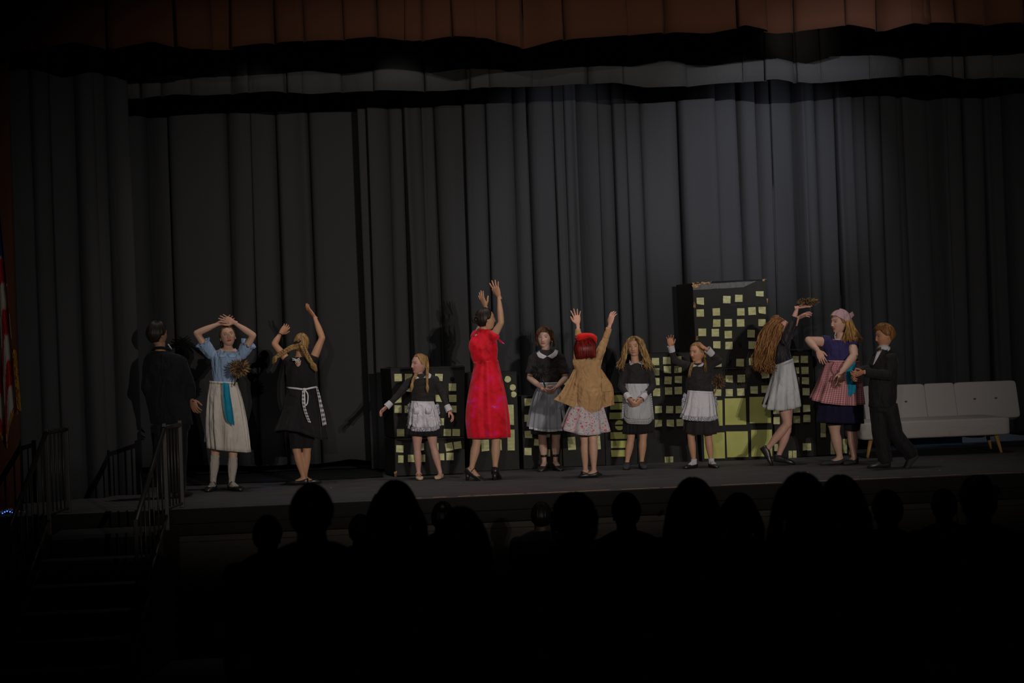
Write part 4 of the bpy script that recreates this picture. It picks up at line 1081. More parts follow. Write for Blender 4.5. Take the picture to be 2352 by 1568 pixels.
M_PINKSCARF = fabric('pink_kerchief', (0.50, 0.31, 0.335), 0.85, 0.1, 0.22, 22, sheen=0.1)
M_STOCK = fabric('white_stocking', (0.48, 0.43, 0.38), 0.9, 0.1, 0.2, 30)
M_BALLET = fabric('beige_ballet', (0.55, 0.36, 0.24), 0.7, 0.08, 0.2, 30)
M_REDHAT = fabric('red_felt', (0.80, 0.012, 0.008), 0.8, 0.06, 0.1, 20, sheen=0.3)
M_LIME = plain('lime_band', (0.35, 0.65, 0.05), 0.6)
M_SILVER = plain('silver_glint', (0.8, 0.78, 0.75), 0.2, 0.9)
M_SOLE = plain('tan_sole', (0.35, 0.14, 0.07), 0.5)
M_PLUME = [plain('plume_%d' % i, c, 0.8) for i, c in enumerate(((0.05, 0.028, 0.014), (0.12, 0.065, 0.03), (0.26, 0.15, 0.06), (0.36, 0.24, 0.11)))]
M_HANDLE = plain('duster_handle', (0.25, 0.15, 0.07), 0.5)
H_BROWN = hair_mat('hair_brown', (0.045, 0.022, 0.010), (0.17, 0.085, 0.035))
H_DARK = hair_mat('hair_dark', (0.008, 0.006, 0.005), (0.035, 0.024, 0.018))
H_BLONDE = hair_mat('hair_blonde', (0.13, 0.066, 0.022), (0.50, 0.31, 0.12))
H_GOLD = hair_mat('hair_gold', (0.16, 0.075, 0.02), (0.52, 0.30, 0.10))
H_GINGER = hair_mat('hair_light_brown', (0.085, 0.032, 0.010), (0.36, 0.17, 0.06))
H_WIG = hair_mat('hair_red_wig', (0.05, 0.002, 0.003), (0.26, 0.022, 0.014), 0.3)
FAIR = (0.60, 0.36, 0.26); TANNED = (0.54, 0.27, 0.165); PINK = (0.56, 0.31, 0.245)

def strip(fig, rows, amp=0.004, nf=3, nu=16, nv=14, seed=0, mb=None, thick=0.0025):
    """hanging cloth: rows of (xl, yl, xr, yr, dz)"""
    rows = resample(np.array(rows, float), nv); rg_ = np.random.default_rng(seed); ph = rg_.uniform(0, 6)
    G = []; UVs = []
    for i, (xl, yl, xr, yr, dz) in enumerate(rows):
        a, b = fig.p(xl, yl, dz), fig.p(xr, yr, dz); u = np.linspace(0, 1, nu)[:, None]
        w_ = np.sin(u[:, 0] * nf * 2 * pi + ph + 0.7 * i / nv) * amp
        r = a + u * (b - a) - FW * w_[:, None]; G.append(r); UVs.append(np.stack([u[:, 0] * np.linalg.norm(b - a), np.full(nu, i * 0.012)], 1))
    G = np.array(G); mb = mb or MB(); U = np.array(UVs).reshape(-1, 2)
    mb.grid(G, False, uv=U); mb.grid(G + FW * thick, False, uv=U, flip=True)
    for e_ in (G[0], G[-1], G[:, 0], G[:, -1]):
        mb.grid(np.array([e_, e_ + FW * thick]), False)
    return mb
def cloth_obj(name, fig, mb, mat, label, cat, base=None):
    V = mb.arrays()[0]; base = V.mean(0) if base is None else base
    return tag(mb.build(name, mat, None, base), label, cat)
def locks(fig, mb, guides, n, r, seed, wave=0.0, wf=2.0, seg=12, dj=0.03, jit=2.0, flat=0.6, taper=0.35):
    """n locks interpolated through a list of guide curves (lists of (px, py, dz))"""
    rg_ = np.random.default_rng(seed); g = [np.array(q, float) for q in guides]
    for k in range(n):
        s_ = (k + rg_.uniform(0, 0.9)) / n * (len(g) - 1); i = min(int(s_), len(g) - 2); f = s_ - i
        q = g[i] * (1 - f) + g[i + 1] * f; q = q.copy()
        q[:, :2] += rg_.normal(0, jit, 2) * np.linspace(0.2, 1, len(q))[:, None]; q[:, 2] += rg_.uniform(-dj, dj)
        q[-1, :2] += rg_.normal(0, jit * 1.2, 2)
        pts = np.array([fig.p(*a) for a in q])
        lock(mb, pts, r * rg_.uniform(0.6, 1.3), 6, seg, wave * rg_.uniform(0.5, 1.4), wf * rg_.uniform(0.8, 1.25), rg_.uniform(0, 6), taper, flat)

# ---- 1 boy in a dark suit seen from behind, far left
f = Fig('person in a dark suit seen from behind at the left railing', (392, 1143), 0.98, (0.36, 0.19, 0.115))
f.torso([(345, 812, 395, 811, .8, 0), (333, 826, 425, 826, .38, 0), (330, 850, 428, 850, .45, 0), (337, 905, 430, 905, .5, 0), (345, 965, 436, 966, .55, 0)])
f.arm('A', (344, 836, 0), (336, 888, -.05), (352, 925, .10)); f.arm('B', (418, 836, 0), (436, 885, .02), (440, 915, .03))
f.hand('B', (447, 934, 0), (452, 922, 0), 'R', .6)
f.hand('A', (358, 940, .12), (365, 930, .14), 'L', .5)
f.leg('L', (368, 975, 0), (372, 1055, 0), (378, 1120, 0), foot_yaw=200); f.leg('R', (410, 975, 0), (410, 1055, 0), (408, 1122, 0), foot_yaw=150)
f.neck((368, 816, 0), (367, 785, 0), .050)
h = f.head((362, 766), facing(140, 0, 0), .225)
mb = MB(); h.cap(mb, .013, .070, -.014, -.078, temple=58); f.part('hair', mb, H_DARK)
g = MB(); g.grid(f.sil([(349, 806, 390, 806, .8, 0), (331, 822, 428, 822, .46, 0), (327, 850, 432, 850, .52, 0), (334, 905, 434, 905, .56, 0), (346, 972, 443, 975, .6, 0)], 16), True, True, True)
sleeve(g, f, 'A', 1, .060, .042, 1.0, .052); sleeve(g, f, 'B', 1, .060, .042, 1.0, .052)
gm, bv = garment(f, g, .010, 3, .007, 9, .8); jk = f.part('jacket', gm, M_SUITN)
mb = MB(); mb.tube([f.p(386, 790, -.03), f.p(391, 797, -.02), f.p(395, 802, .01)], .006, 6); f.part('shirt_collar', mb, M_WHITE)
mb = MB(); mb.tube([f.p(350, 806, .04), f.p(356, 799, -.05), f.p(372, 798, -.06), f.p(388, 801, -.03), f.p(394, 808, .02)], .014, 8); f.part('jacket_collar', mb, M_SUITN, jk)
mb = MB(); mb.sph(f.p(445.5, 920.5, -.03), .008); f.part('cuff_button', mb, M_SILVER, jk)
g = MB(); g.grid(f.sil([(350, 955, 438, 958, .6, 0), (352, 985, 436, 985, .6, 0)], 5), True, True, True)
for kx, hx in (('L', 370), ('R', 412)):
    H, K, A = f.limbs[kx][:3]; g.tube([H, K, A - np.array([0, 0, .03])], [.095, .078, .070], 16)
gm, _ = garment(f, g, .011, 3, .006, 9, .6); f.part('trousers', gm, M_SUITN)
f.shoe('L', M_SHOE, 'full'); f.shoe('R', M_SHOE, 'full')
f.build()

# ---- 2 girl in the light blue dress
f = Fig('person in light blue dress and cream apron, hands crossed overhead', (520, 1125), .97, FAIR)
f.torso([(506, 799, 541, 800, .8, 0), (488, 812, 553, 812, .5, 0), (490, 838, 548, 840, .6, 0), (495, 875, 536, 877, .7, 0), (484, 915, 549, 917, .7, 0)])
f.arm('A', (484, 812, 0), (451, 765, -.06), (503, 743, -.02), .95); f.arm('B', (556, 812, 0), (582, 770, -.06), (540, 742, -.10), .95)
f.hand('B', (497, 727, -.12), (512, 748, -.12), 'L', .12, .2, 0.92); f.hand('A', (541, 729, 0), (528, 749, -.02), 'R', .35, .2, 0.92)
f.leg('L', (500, 960, 0), (494, 1040, 0), (489, 1105, 0), .92, foot_yaw=-8); f.leg('R', (536, 960, 0), (535, 1045, -.05), (532, 1104, -.08), .92, foot_yaw=38)
f.neck((524, 808, 0), (523, 785, 0), .044)
h = f.head((523, 771), facing(14, 10, -6), .205, lips=(0.55, 0.05, 0.03), wid=1.05); h.eyes(f, look=-.4)
mb = MB(); h.cap(mb, .008, .078, -.010, -.07, temple=60); mb.ell(f.p(512, 790, .08), RT * .03, UP * .04, FW * .03)
locks(f, mb, [[(512, 766, .04), (507, 778, .04), (510, 792, .04)], [(515, 762, .05), (508, 785, .07), (514, 800, .07)]], 8, .006, 2)
f.part('hair', mb, H_BROWN)
g = MB(); g.grid(f.sil([(506, 806, 543, 806, .85, 0), (486, 812, 556, 812, .5, 0), (483, 822, 557, 824, .62, 0), (487, 850, 547, 852, .66, 0), (490, 880, 541, 882, .72, 0)], 16), True, True, True)
sleeve(g, f, 'A', .48, .060, .068); sleeve(g, f, 'B', .48, .060, .068)
gm, bv = garment(f, g, .0085, 2, .006, 20, .18); top = f.part('dress', gm, M_BLUE)
mb = MB()
for key in 'AB':
    S, E, W = f.limbs[key]; d = norm(E - S); c = S + .46 * (E - S); u = norm(np.cross(d, FW)); v = np.cross(d, u)
    a = np.linspace(0, 2 * pi, 40); P0 = c + .064 * (np.outer(np.cos(a), u) + np.outer(np.sin(a), v)); out = (P0 - c) / .064 * .5 + d
    ruffle(mb, P0, out, .028, .009, 1.4)
f.part('sleeve_ruffle', mb, M_BLUE, top)
mb = MB(); mb.grid(draped(f, bv, [(507, 799), (510, 809), (522, 813)], [(498, 808), (502, 819), (518, 820)], .008), False); mb.grid(draped(f, bv, [(522, 813), (534, 809), (540, 799)], [(526, 820), (540, 820), (550, 809)], .008), False)
f.part('collar', mb, M_BLUE, top, solid=.004)
for q in ((504, 819), (513, 820), (531, 820), (539, 820)):
    pass
G, U, _ = folded(f, [(483, 878, 543, 880, .75, 0), (476, 930, 555, 930, .75, .02), (471, 1014, 560, 1016, .75, .03)], amp=.018, seed=4)
mb = MB(); add_folded(mb, G, U); f.part('skirt', mb, M_BLUE, top, solid=.003)
G, U, a = folded(f, [(482, 877, 545, 880, .78, 0), (477, 920, 557, 922, .8, -.01), (475, 967, 567, 975, .8, -.02), (479, 1028, 574, 1038, .8, -.02)], amp=.020, seed=9, arc=(-25, 205), nf=14)
mb = MB(); add_folded(mb, G, U, False); ap = f.part('apron', mb, M_CREAM, solid=.003)
mb = MB(); mb.grid(np.array([G[0] + [0, 0, .012], G[0] - [0, 0, .012]]) - FW * .004, False); f.part('waistband', mb, M_CREAM, ap, solid=.004)
for k_, x in (('L', 0), ('R', 1)):
    H, K, A, hl, fd, sd, up_, L = f.limbs[k_]; b = MB()
    t = np.linspace(0, 1, 8); pts = (K - [0, 0, .02]) + t[:, None] * (A - K + [0, 0, .02]); b.tube(pts, np.interp(t, [0, .12, .32, .6, .85, 1], [.050, .049, .055, .045, .034, .034]) * .92, 16)
    b.grid(np.array([ring(hl + fd * t_ * L + up_ * z_, sd * w_, up_ * h_, 14) for t_, w_, h_, z_ in ((.0, .022, .026, .03), (.12, .031, .038, .042), (.35, .031, .038, .043), (.6, .035, .022, .026), (.75, .036, .017, .02))]), True, True, True)
    gm, _ = garment(f, b, .006, 2, .0015, 40, 1); f.part('stocking', gm, M_STOCK)
f.shoe('L', M_SHOE, strap=True); f.shoe('R', M_SHOE, strap=True)
f.build(); F2 = f
cloth_obj('hand_towel', f, strip(f, [(511, 878, 526, 880, -.20), (512, 905, 529, 906, -.235), (514, 935, 534, 937, -.25), (520, 965, 538, 968, -.255), (532, 974, 538, 977, -.255)], .006, 1.5), M_TOWEL, 'turquoise towel hanging from the cream apron waist', 'towel')
duster('brown feather duster tucked at the waist of the light blue dress', f.p(550, 845, -.29), .105, f.p(538, 884, -.20), M_PLUME, M_HANDLE, 3, 300, (1.05, 1, .95))

# ---- 3 girl in black with plaits, from behind
f = Fig('person in black dress with two plaits, back turned, arms raised', (697, 1112), .93, (0.52, 0.27, 0.16))
f.torso([(668, 822, 704, 822, .8, 0), (660, 832, 722, 830, .5, 0), (660, 858, 722, 860, .6, 0), (664, 888, 724, 888, .7, 0), (655, 930, 733, 930, .7, 0)])
f.arm('A', (662, 829, 0), (630, 790, .02), (643, 768, .06), 1.0); f.arm('B', (719, 826, 0), (740, 776, 0), (723, 729, .05), 1.05)
f.hand('A', (664, 745, .08), (668, 757, .09), 'L', .65, .2, .9); f.hand('B', (700, 702, .06), (703, 712, .09), 'R', .25, .1, .95)
f.leg('L', (680, 975, 0), (681, 1033, -.02), (697, 1090, 0), .95, foot_yaw=-100, flen=.22); f.leg('R', (708, 975, 0), (705, 1031, 0), (700, 1092, .03), .95, foot_yaw=100, flen=.2)
f.neck((688, 826, 0), (690, 800, 0), .046)
h = f.head((693, 789), facing(165, 4, -6), .205)
mb = MB(); h.cap(mb, .010, .078, -.012, -.080, temple=60, seed=2); hr = f.part('hair', mb, H_BLONDE)
mb = MB(); braid(mb, [f.p(682, 795, -.08), f.p(668, 799, -.12), f.p(650, 810, -.13), f.p(636, 819, -.12), f.p(626, 833, -.11)], .020, 3.2, .26); f.part('braid', mb, H_BLONDE, hr)
mb = MB(); braid(mb, [f.p(694, 792, -.10), f.p(701, 808, -.13), f.p(710, 824, -.14), f.p(716, 834, -.14), f.p(727, 852, -.13)], .020, 3.4, .28); f.part('braid', mb, H_BLONDE, hr)
mb = MB()
for c in (f.p(638, 817.5, -.12), f.p(713, 830, -.14)): mb.ell(c, RT * .014, UP * .011, FW * .014)
f.part('hair_band', mb, M_LIME, hr)
mb = MB(); mb.ell(f.p(683, 785, -.105), RT * .040 + UP * .012, UP * .016, FW * .02, 14, 8); f.part('hair_clip', mb, M_SHOE, hr)
g = MB(); g.grid(f.sil([(666, 820, 712, 820, .7, 0), (656, 828, 727, 828, .5, 0), (656, 858, 727, 860, .66, 0), (661, 890, 728, 890, .74, 0)], 16), True, True, True)
sleeve(g, f, 'A', .18, .056, .052); sleeve(g, f, 'B', .18, .058, .054)
gm, bv = garment(f, g, .0085, 2, .006, 12, .6); top = f.part('dress', gm, M_BSKIRT)
G, U, _ = folded(f, [(661, 888, 727, 889, .76, 0), (654, 920, 735, 920, .8, 0), (640, 965, 742, 965, .85, 0), (631, 988, 748, 1003, .9, 0)], amp=.028, seed=6, nf=9, hem=lambda a: .03 * np.sin(a * 2 + 1))
mb = MB(); add_folded(mb, G, U); f.part('skirt', mb, M_BSKIRT, top, solid=.003)
mb = MB(); mb.grid(draped(f, bv, [(680, 825), (686, 828), (692, 827)], [(677, 834), (684, 842), (690, 838)], .004), False); f.part('keyhole_opening', mb, plain('keyhole_skin', (0.5, 0.26, 0.16), .6), top, solid=.002)
mb = MB()
for p_ in ([(680, 825), (671, 823), (672, 827), (681, 827)], [(681, 826), (688, 822), (689, 826), (682, 828)], [(681, 826), (686, 832), (683, 836), (679, 828)]):
    mb.tube([f.p(x, y, -.155) for x, y in p_], .005, 6)
f.part('neck_bow', mb, M_BWG, top)
mb = MB()
bl = [(x, y, z) for x, y, z in ((659, 890, .02), (664, 890.5, -.10), (680, 892, -.16), (698, 894, -.175), (714, 891, -.165), (724, 889, -.10), (728, 888, .02))]
mb.tube([f.p(*q) for q in bl], .009, 8, ratio=.4, rs=20); belt = f.part('belt', mb, M_BWG)
mb = MB(); mb.ell(f.p(699, 894, -.185), RT * .018, UP * .014, FW * .01)
mb.tube([f.p(700, 895, -.19), f.p(707, 906, -.2), f.p(706, 925, -.2), f.p(701, 930, -.2), f.p(700, 910, -.19), f.p(699, 895, -.19)], .007, 8, ratio=.35, rs=24)
f.part('bow', mb, M_BWG, belt, uv=True)
mb = strip(f, [(694, 897, 699, 897, -.19), (694, 925, 700, 925, -.215), (700, 950, 707, 950, -.225), (708, 970, 715, 971, -.23)], .002, 1); f.part('bow_tail', mb, M_BWG, belt, uv=True)
mb = strip(f, [(725, 888, 729, 888, -.08), (730, 910, 736, 910, -.10), (736, 945, 744, 944, -.12), (741, 978, 750, 975, -.12)], .003, 1); f.part('bow_tail', mb, M_BWG, belt, uv=True)
g = MB()
for kx in 'LR':
    H, K, A = f.limbs[kx][:3]; g.tube([H + [0, 0, .05], K + [0, 0, .012]], [.088, .064], 16)
gm, _ = garment(f, g, .009, 2, .003); f.part('shorts', gm, M_BSKIRT)
f.shoe('L', M_SHOE, 'point'); f.shoe('R', M_SHOE, 'point')
mb = MB(); W = f.limbs['A'][2]; d = norm(W - f.limbs['A'][1]); u = norm(np.cross(d, FW)); v = np.cross(d, u)
mb.tube([W + .030 * (cos(a) * u + sin(a) * v) for a in np.linspace(0, 2 * pi, 20)], .0055, 6); f.part('bracelet', mb, M_SHOE)
f.build()

# ---- 4 small maid with plaits
f = Fig('person, small, in maid apron with two plaits, arms held low and wide', (984, 1100), .80, PINK)
f.torso([(950, 862, 978, 862, .8, 0), (938, 874, 1000, 870, .45, 0), (944, 895, 997, 895, .55, 0), (950, 922, 994, 922, .65, 0), (944, 955, 1000, 955, .65, 0)])
f.arm('A', (940, 877, 0), (914, 908, -.02), (890, 932, -.05), .95); f.arm('B', (1000, 872, 0), (1017, 909, 0), (1031, 941, -.04), .95)
f.hand('A', (873, 947, -.08), (880, 934, -.1), 'R', .45, .15, .80); f.hand('B', (1046, 964, -.08), (1040, 966, -.2), 'L', .6, .12, .80)
f.leg('L', (958, 985, 0), (958, 1028, 0), (961.5, 1082, 0), 1.0, foot_yaw=8, flen=.22); f.leg('R', (990, 985, 0), (995, 1024, 0), (1011, 1080, 0), 1.0, foot_yaw=-12, flen=.22)
f.neck((963, 868, 0), (963, 845, 0), .046)
h = f.head((963, 835), facing(-56, 2, 4), .20, lips=(0.45, 0.12, 0.11), wid=1.06); h.eyes(f, look=.1)
mb = MB(); h.cap(mb, .008, .080, -.004, -.075, temple=62, grooves=60, amp=.0009); hr = f.part('hair', mb, H_BLONDE)
mb = MB(); braid(mb, [f.p(957, 857, -.03), f.p(953, 865, -.09), f.p(948, 876, -.11), f.p(944, 899, -.11)], .012, 4.2, .30); f.part('braid', mb, H_BLONDE, hr)
mb = MB(); braid(mb, [f.p(978, 818, .03), f.p(982, 838, -.02), f.p(981, 862, -.10), f.p(981, 880, -.11), f.p(982, 901, -.11)], .0115, 5.5, .24); f.part('braid', mb, H_BLONDE, hr)
g = MB(); g.grid(f.sil([(951, 859, 984, 857, .8, 0), (943, 866, 994, 862, .6, 0), (935, 873, 1004, 869, .52, 0), (943, 895, 999, 894, .62, 0), (946, 922, 996, 923, .7, 0)], 14), True, True, True)
sleeve(g, f, 'A', 1, .052, .036, .85, .042); sleeve(g, f, 'B', 1, .052, .036, .85, .042)
gm, bv = garment(f, g, .0075, 2, .005, 16, 1.4); top = f.part('sweater', gm, M_BKNIT)
mb = MB(); mb.grid(draped(f, bv, [(953, 857), (956, 862), (963, 868)], [(950, 864), (951, 870), (953, 871)], .006), False); mb.grid(draped(f, bv, [(973, 867), (979, 861), (984, 855)], [(981, 869), (988, 868), (991, 860)], .006), False)
f.part('collar', mb, M_WHITE, top, solid=.004)
cuff(f, 'A', M_WHITE, r0=.040, r1=.046); cuff(f, 'B', M_WHITE, r0=.040, r1=.046)
G, U, _ = folded(f, [(946, 922, 996, 922, .75, 0), (940, 955, 1004, 955, .8, 0), (934, 998, 1012, 1000, .85, 0)], amp=.018, seed=7, nf=20)
mb = MB(); add_folded(mb, G, U); f.part('skirt', mb, M_BSKIRT, solid=.003)
G, U, a = folded(f, [(945, 921, 997, 922, .82, 0), (941, 945, 1004, 944, .9, -.01), (938, 981, 1012, 980, .95, -.01)], amp=.012, seed=3, arc=(8, 190), nf=14, hem=lambda a: -.05 * np.abs(np.cos(a)) ** 5)
mb = MB(); add_folded(mb, G, U, False); ap = f.part('apron', mb, M_SATIN, solid=.003)
mb = MB(); mb.grid(np.array([G[0] + [0, 0, .004], G[0] - [0, 0, .03]]) - FW * .004, False); f.part('waistband', mb, M_WHITE, ap, solid=.004)
mb = MB(); E_ = np.concatenate([G[3:-1, -1][:: 2], G[-1, ::-4], G[3:-1, 0][::-2]]); cen = G[8].mean(0); out = E_ - cen; out /= np.linalg.norm(out, axis=1)[:, None]; out = out * .35; out[:, 2] -= .9 * np.clip((cen[2] - E_[:, 2]) / .1, -0.1, 1)
out = out / (np.linalg.norm(out, axis=1)[:, None] + 1e-6); ruffle(mb, E_, out, .038, .008, 1.3); f.part('ruffle', mb, M_BWG2, ap, solid=.0015)
mb = MB()
for xx in (957, 984): mb.grid(np.array([[f.p(xx + 6 * u_, 936 + 14 * v_ , -.157 - .01 * v_) for u_ in (-1, -.5, 0, .5, 1)] for v_ in (0, .5, 1)]), False)
f.part('pocket', mb, M_SATIN, ap, solid=.003)
f.shoe('L', M_BALLET, strap=True); f.shoe('R', M_BALLET)
f.build()

# ---- 5 woman in the red dress
f = Fig('person in long red and pink dress and black heels, arms raised', (1112, 1102), 1.02, (0.52, 0.30, 0.19))
f.torso([(1094, 768, 1124, 766, .8, 0), (1082, 780, 1134, 776, .6, 0), (1082, 805, 1138, 803, .7, 0), (1092, 835, 1140, 826, .75, 0), (1082, 880, 1150, 878, .75, 0)])
f.arm('B', (1133, 772, -.04), (1151, 741, -.08), (1146, 683, -.06), .9); f.arm('A', (1094, 776, .06), (1108, 742, .16), (1115, 708, .14), .9)
f.hand('B', (1130, 642, -.06), (1123, 665, -.02), 'R', .12, .32, 1.0); f.hand('A', (1098, 669, .15), (1112, 680, .10), 'L', .12, .25, 1.0)
f.leg('L', (1098, 930, 0), (1095, 1015, 0), (1083, 1070, -.02), .92, foot_yaw=62, flen=.25, pitch=28, lift=.045); f.leg('R', (1138, 930, 0), (1139, 1012, 0), (1137, 1068, -.03), .92, foot_yaw=172, flen=.25, pitch=28, lift=.045)
f.neck((1110, 768, 0), (1113, 748, 0), .044)
h = f.head((1116, 732), facing(112, 5, 4), .215); h.eyes(f)
mb = MB(); h.cap(mb, .011, .072, -.006, -.075, temple=60, amp=.001); hr = f.part('hair', mb, H_DARK)
mb = MB(); c = f.p(1093, 734, -.03)
for k in range(9):
    a0 = k * .7; pts = [c + RT * .028 * cos(a0 + q) * (1 - .1 * k / 9) + UP * .030 * sin(a0 + q) + FW * (.02 * sin(q * 2 + k) - .01) for q in np.linspace(0, 3.4, 9)]; mb.tube(pts, .010, 7)
mb.sph(c, .028); f.part('bun', mb, H_DARK, hr)
g = MB(); g.grid(f.sil([(1098, 754, 1124, 757, .95, 0), (1093, 763, 1130, 764, .85, 0), (1079, 779, 1139, 776, .62, 0), (1077, 798, 1143, 795, .72, 0), (1082, 820, 1141, 818, .78, 0), (1086, 828, 1141, 824, .78, 0), (1091, 834, 1142, 828, .78, 0)], 22), True, True, True)
sleeve(g, f, 'B', .22, .058, .056); sleeve(g, f, 'A', .25, .058, .058)
gm, bv = garment(f, g, .0085, 2, .010, 13, .7); top = f.part('dress', gm, M_RED)
G, U, _ = folded(f, [(1091, 831, 1142, 826, .82, 0), (1083, 868, 1150, 862, .8, 0), (1073, 920, 1161, 915, .75, 0), (1070, 965, 1167, 962, .75, 0), (1075, 1006, 1169, 1004, .72, 0)], amp=.026, seed=12, nf=9, m=26, ampmin=.35)
mb = MB(); add_folded(mb, G, U); f.part('skirt', mb, M_RED, top, solid=.003)
G, U, _ = folded(f, [(1082, 1000, 1162, 998, .6, 0), (1083, 1012, 1108, 1013, .6, 0)], amp=.004, m=4)
mb = strip(f, [(1134, 767, 1141, 771, -.06), (1141, 772, 1148, 779, -.08), (1148, 786, 1160, 790, -.08)], .006, 1); mb.ell(f.p(1136, 768, -.06), RT * .02, UP * .018, FW * .02)
f.part('neck_bow', mb, M_RED, top)
mb = MB(); mb.ell(f.p(1093, 769.5, -.115), RT * .012 + UP * .006, UP * .008, FW * .003); f.part('keyhole_opening', mb, plain('keyhole_pale', (0.55, 0.36, 0.25), .6), top)
mb = MB(); mb.ell(f.p(1091, 833, -.03), RT * .018, UP * .009, FW * .03); f.part('waist_tie', mb, M_RED, top)
f.shoe('L', M_SHOE, heel=.001, strap=True, name='heeled_shoe'); f.shoe('R', M_SHOE, heel=.001, strap=True, name='heeled_shoe')
f.build()

# ---- 6 girl with the tulle apron
f = Fig('person in black top with white collar and grey tulle apron, hands clasped', (1266, 1080), .92, (0.56, 0.35, 0.27))
f.torso([(1240, 810, 1270, 810, .8, 0), (1222, 820, 1290, 820, .42, 0), (1230, 850, 1285, 850, .55, 0), (1238, 879, 1280, 879, .65, 0), (1228, 920, 1292, 920, .65, 0)])
f.arm('A', (1225, 824, 0), (1216, 868, -.02), (1248, 893, -.20), 1.0); f.arm('B', (1288, 824, 0), (1299, 868, -.02), (1277, 890, -.20), 1.0)
f.hand('A', (1268, 899, -.25), (1262, 886, -.28), 'R', .75, .08, .88); f.hand('B', (1258, 903, -.27), (1266, 890, -.28), 'L', .75, .08, .88)
f.leg('L', (1246, 960, 0), (1246, 1008, 0), (1250, 1060, -.02), .97, foot_yaw=-18, flen=.22, pitch=14, lift=.03); f.leg('R', (1278, 960, 0), (1277, 1008, 0), (1276, 1060, -.02), .97, foot_yaw=22, flen=.22, pitch=14, lift=.03)
f.neck((1255, 812, 0), (1252, 788, 0), .050)
h = f.head((1250, 774.5), facing(-12, 0, 2), .208, lips=(0.45, 0.09, 0.08), brow=(0.08, 0.04, 0.02), wid=1.08); h.eyes(f, look=-.2)
mb = MB(); h.cap(mb, .016, .058, -.03, -.08, temple=52, seed=3); mb.ell(f.p(1254, 790, .10), RT * .05, UP * .06, FW * .04)
locks(f, mb, [[(1250, 752, -.07), (1244, 756, -.12), (1239, 765, -.11)], [(1246, 751, -.08), (1238, 758, -.11), (1234, 775, -.08)], [(1243, 751, -.05), (1234, 762, -.07), (1232, 786, -.05)], [(1241, 751, 0), (1231, 768, 0), (1233, 796, 0)]], 44, .0065, 5, .003, 1.2, 12, .01, .9)
locks(f, mb, [[(1252, 752, -.07), (1259, 756, -.12), (1264, 765, -.11)], [(1256, 751, -.08), (1265, 758, -.11), (1270, 775, -.08)], [(1259, 751, -.05), (1269, 762, -.07), (1272, 786, -.05)], [(1261, 751, 0), (1272, 770, 0), (1271, 798, 0)]], 44, .0065, 6, .003, 1.2, 12, .01, .9)
f.part('hair', mb, H_BROWN)
g = MB(); g.grid(f.sil([(1240, 803, 1270, 802, .85, 0), (1230, 808, 1283, 808, .62, 0), (1220, 818, 1293, 818, .55, 0), (1229, 850, 1286, 850, .62, 0), (1234, 880, 1283, 880, .68, 0)], 14), True, True, True)
sleeve(g, f, 'A', .80, .056, .060); sleeve(g, f, 'B', .80, .056, .060)
gm, bv = garment(f, g, .0085, 3, .006, 12, .8); top = f.part('shirt', gm, M_BKNIT)
mb = MB(); mb.grid(draped(f, bv, [(1238, 804), (1243, 811), (1257, 818)], [(1232, 811), (1237, 820), (1248, 824)], .007), False); mb.grid(draped(f, bv, [(1257, 818), (1270, 810), (1275, 802)], [(1268, 824), (1278, 817), (1283, 806)], .007), False)
f.part('collar', mb, M_WHITE, top, solid=.004)
G, U, _ = folded(f, [(1236, 879, 1283, 879, .75, 0), (1224, 930, 1298, 930, .85, 0), (1222, 996, 1322, 992, .85, .02)], amp=.02, seed=8, nf=12)
mb = MB(); add_folded(mb, G, U); f.part('skirt', mb, M_BSKIRT, solid=.003)
G, U, a = folded(f, [(1237, 879, 1283, 878, .85, 0), (1222, 920, 1296, 920, .95, 0), (1213, 968, 1302, 970, .98, -.02), (1214, 978, 1303, 980, .98, -.02)], amp=.030, seed=21, arc=(-60, 240), nf=18, m=26, hem=lambda a: .045 * np.abs(np.sin(a)))
mb = MB(); add_folded(mb, G[:22], U[:22], False); ap = f.part('apron', mb, M_TULLE)
mb = MB(); add_folded(mb, G[21:], U[21:], False); f.part('lace_hem', mb, M_LACE, ap)
mb = MB(); mb.grid(np.array([G[0] + [0, 0, .004], G[0] - [0, 0, .014]]) - FW * .004, False); f.part('waistband', mb, M_GREYAP, ap, solid=.003)
f.shoe('L', M_SHOE, opening=(.1, .7), heel=.001, name='sandal'); f.shoe('R', M_SHOE, opening=(.1, .7), heel=.001, name='sandal')
mb = MB()
for kx in 'LR':
    A = f.limbs[kx][2]; mb.tube([A + [0, 0, .045], A + [0, 0, .068]], [.036, .038], 16)
f.part('ankle_strap', mb, M_SHOE)
mb = MB(); mb.sph(f.p(1268.5, 784, -.06), .006); mb.sph(f.p(1268.7, 787, -.06), .004); f.part('earring', mb, M_SILVER)
f.build()
duster('black feather duster held against the black top with white collar', f.p(1241, 853, -.21), .085, f.p(1252, 888, -.235), [plain('plume_black', (0.008, 0.007, 0.007), .8), plain('plume_soot', (0.02, 0.017, 0.016), .7)], M_SHOE, 8, 220, (1, .45, 1.1))

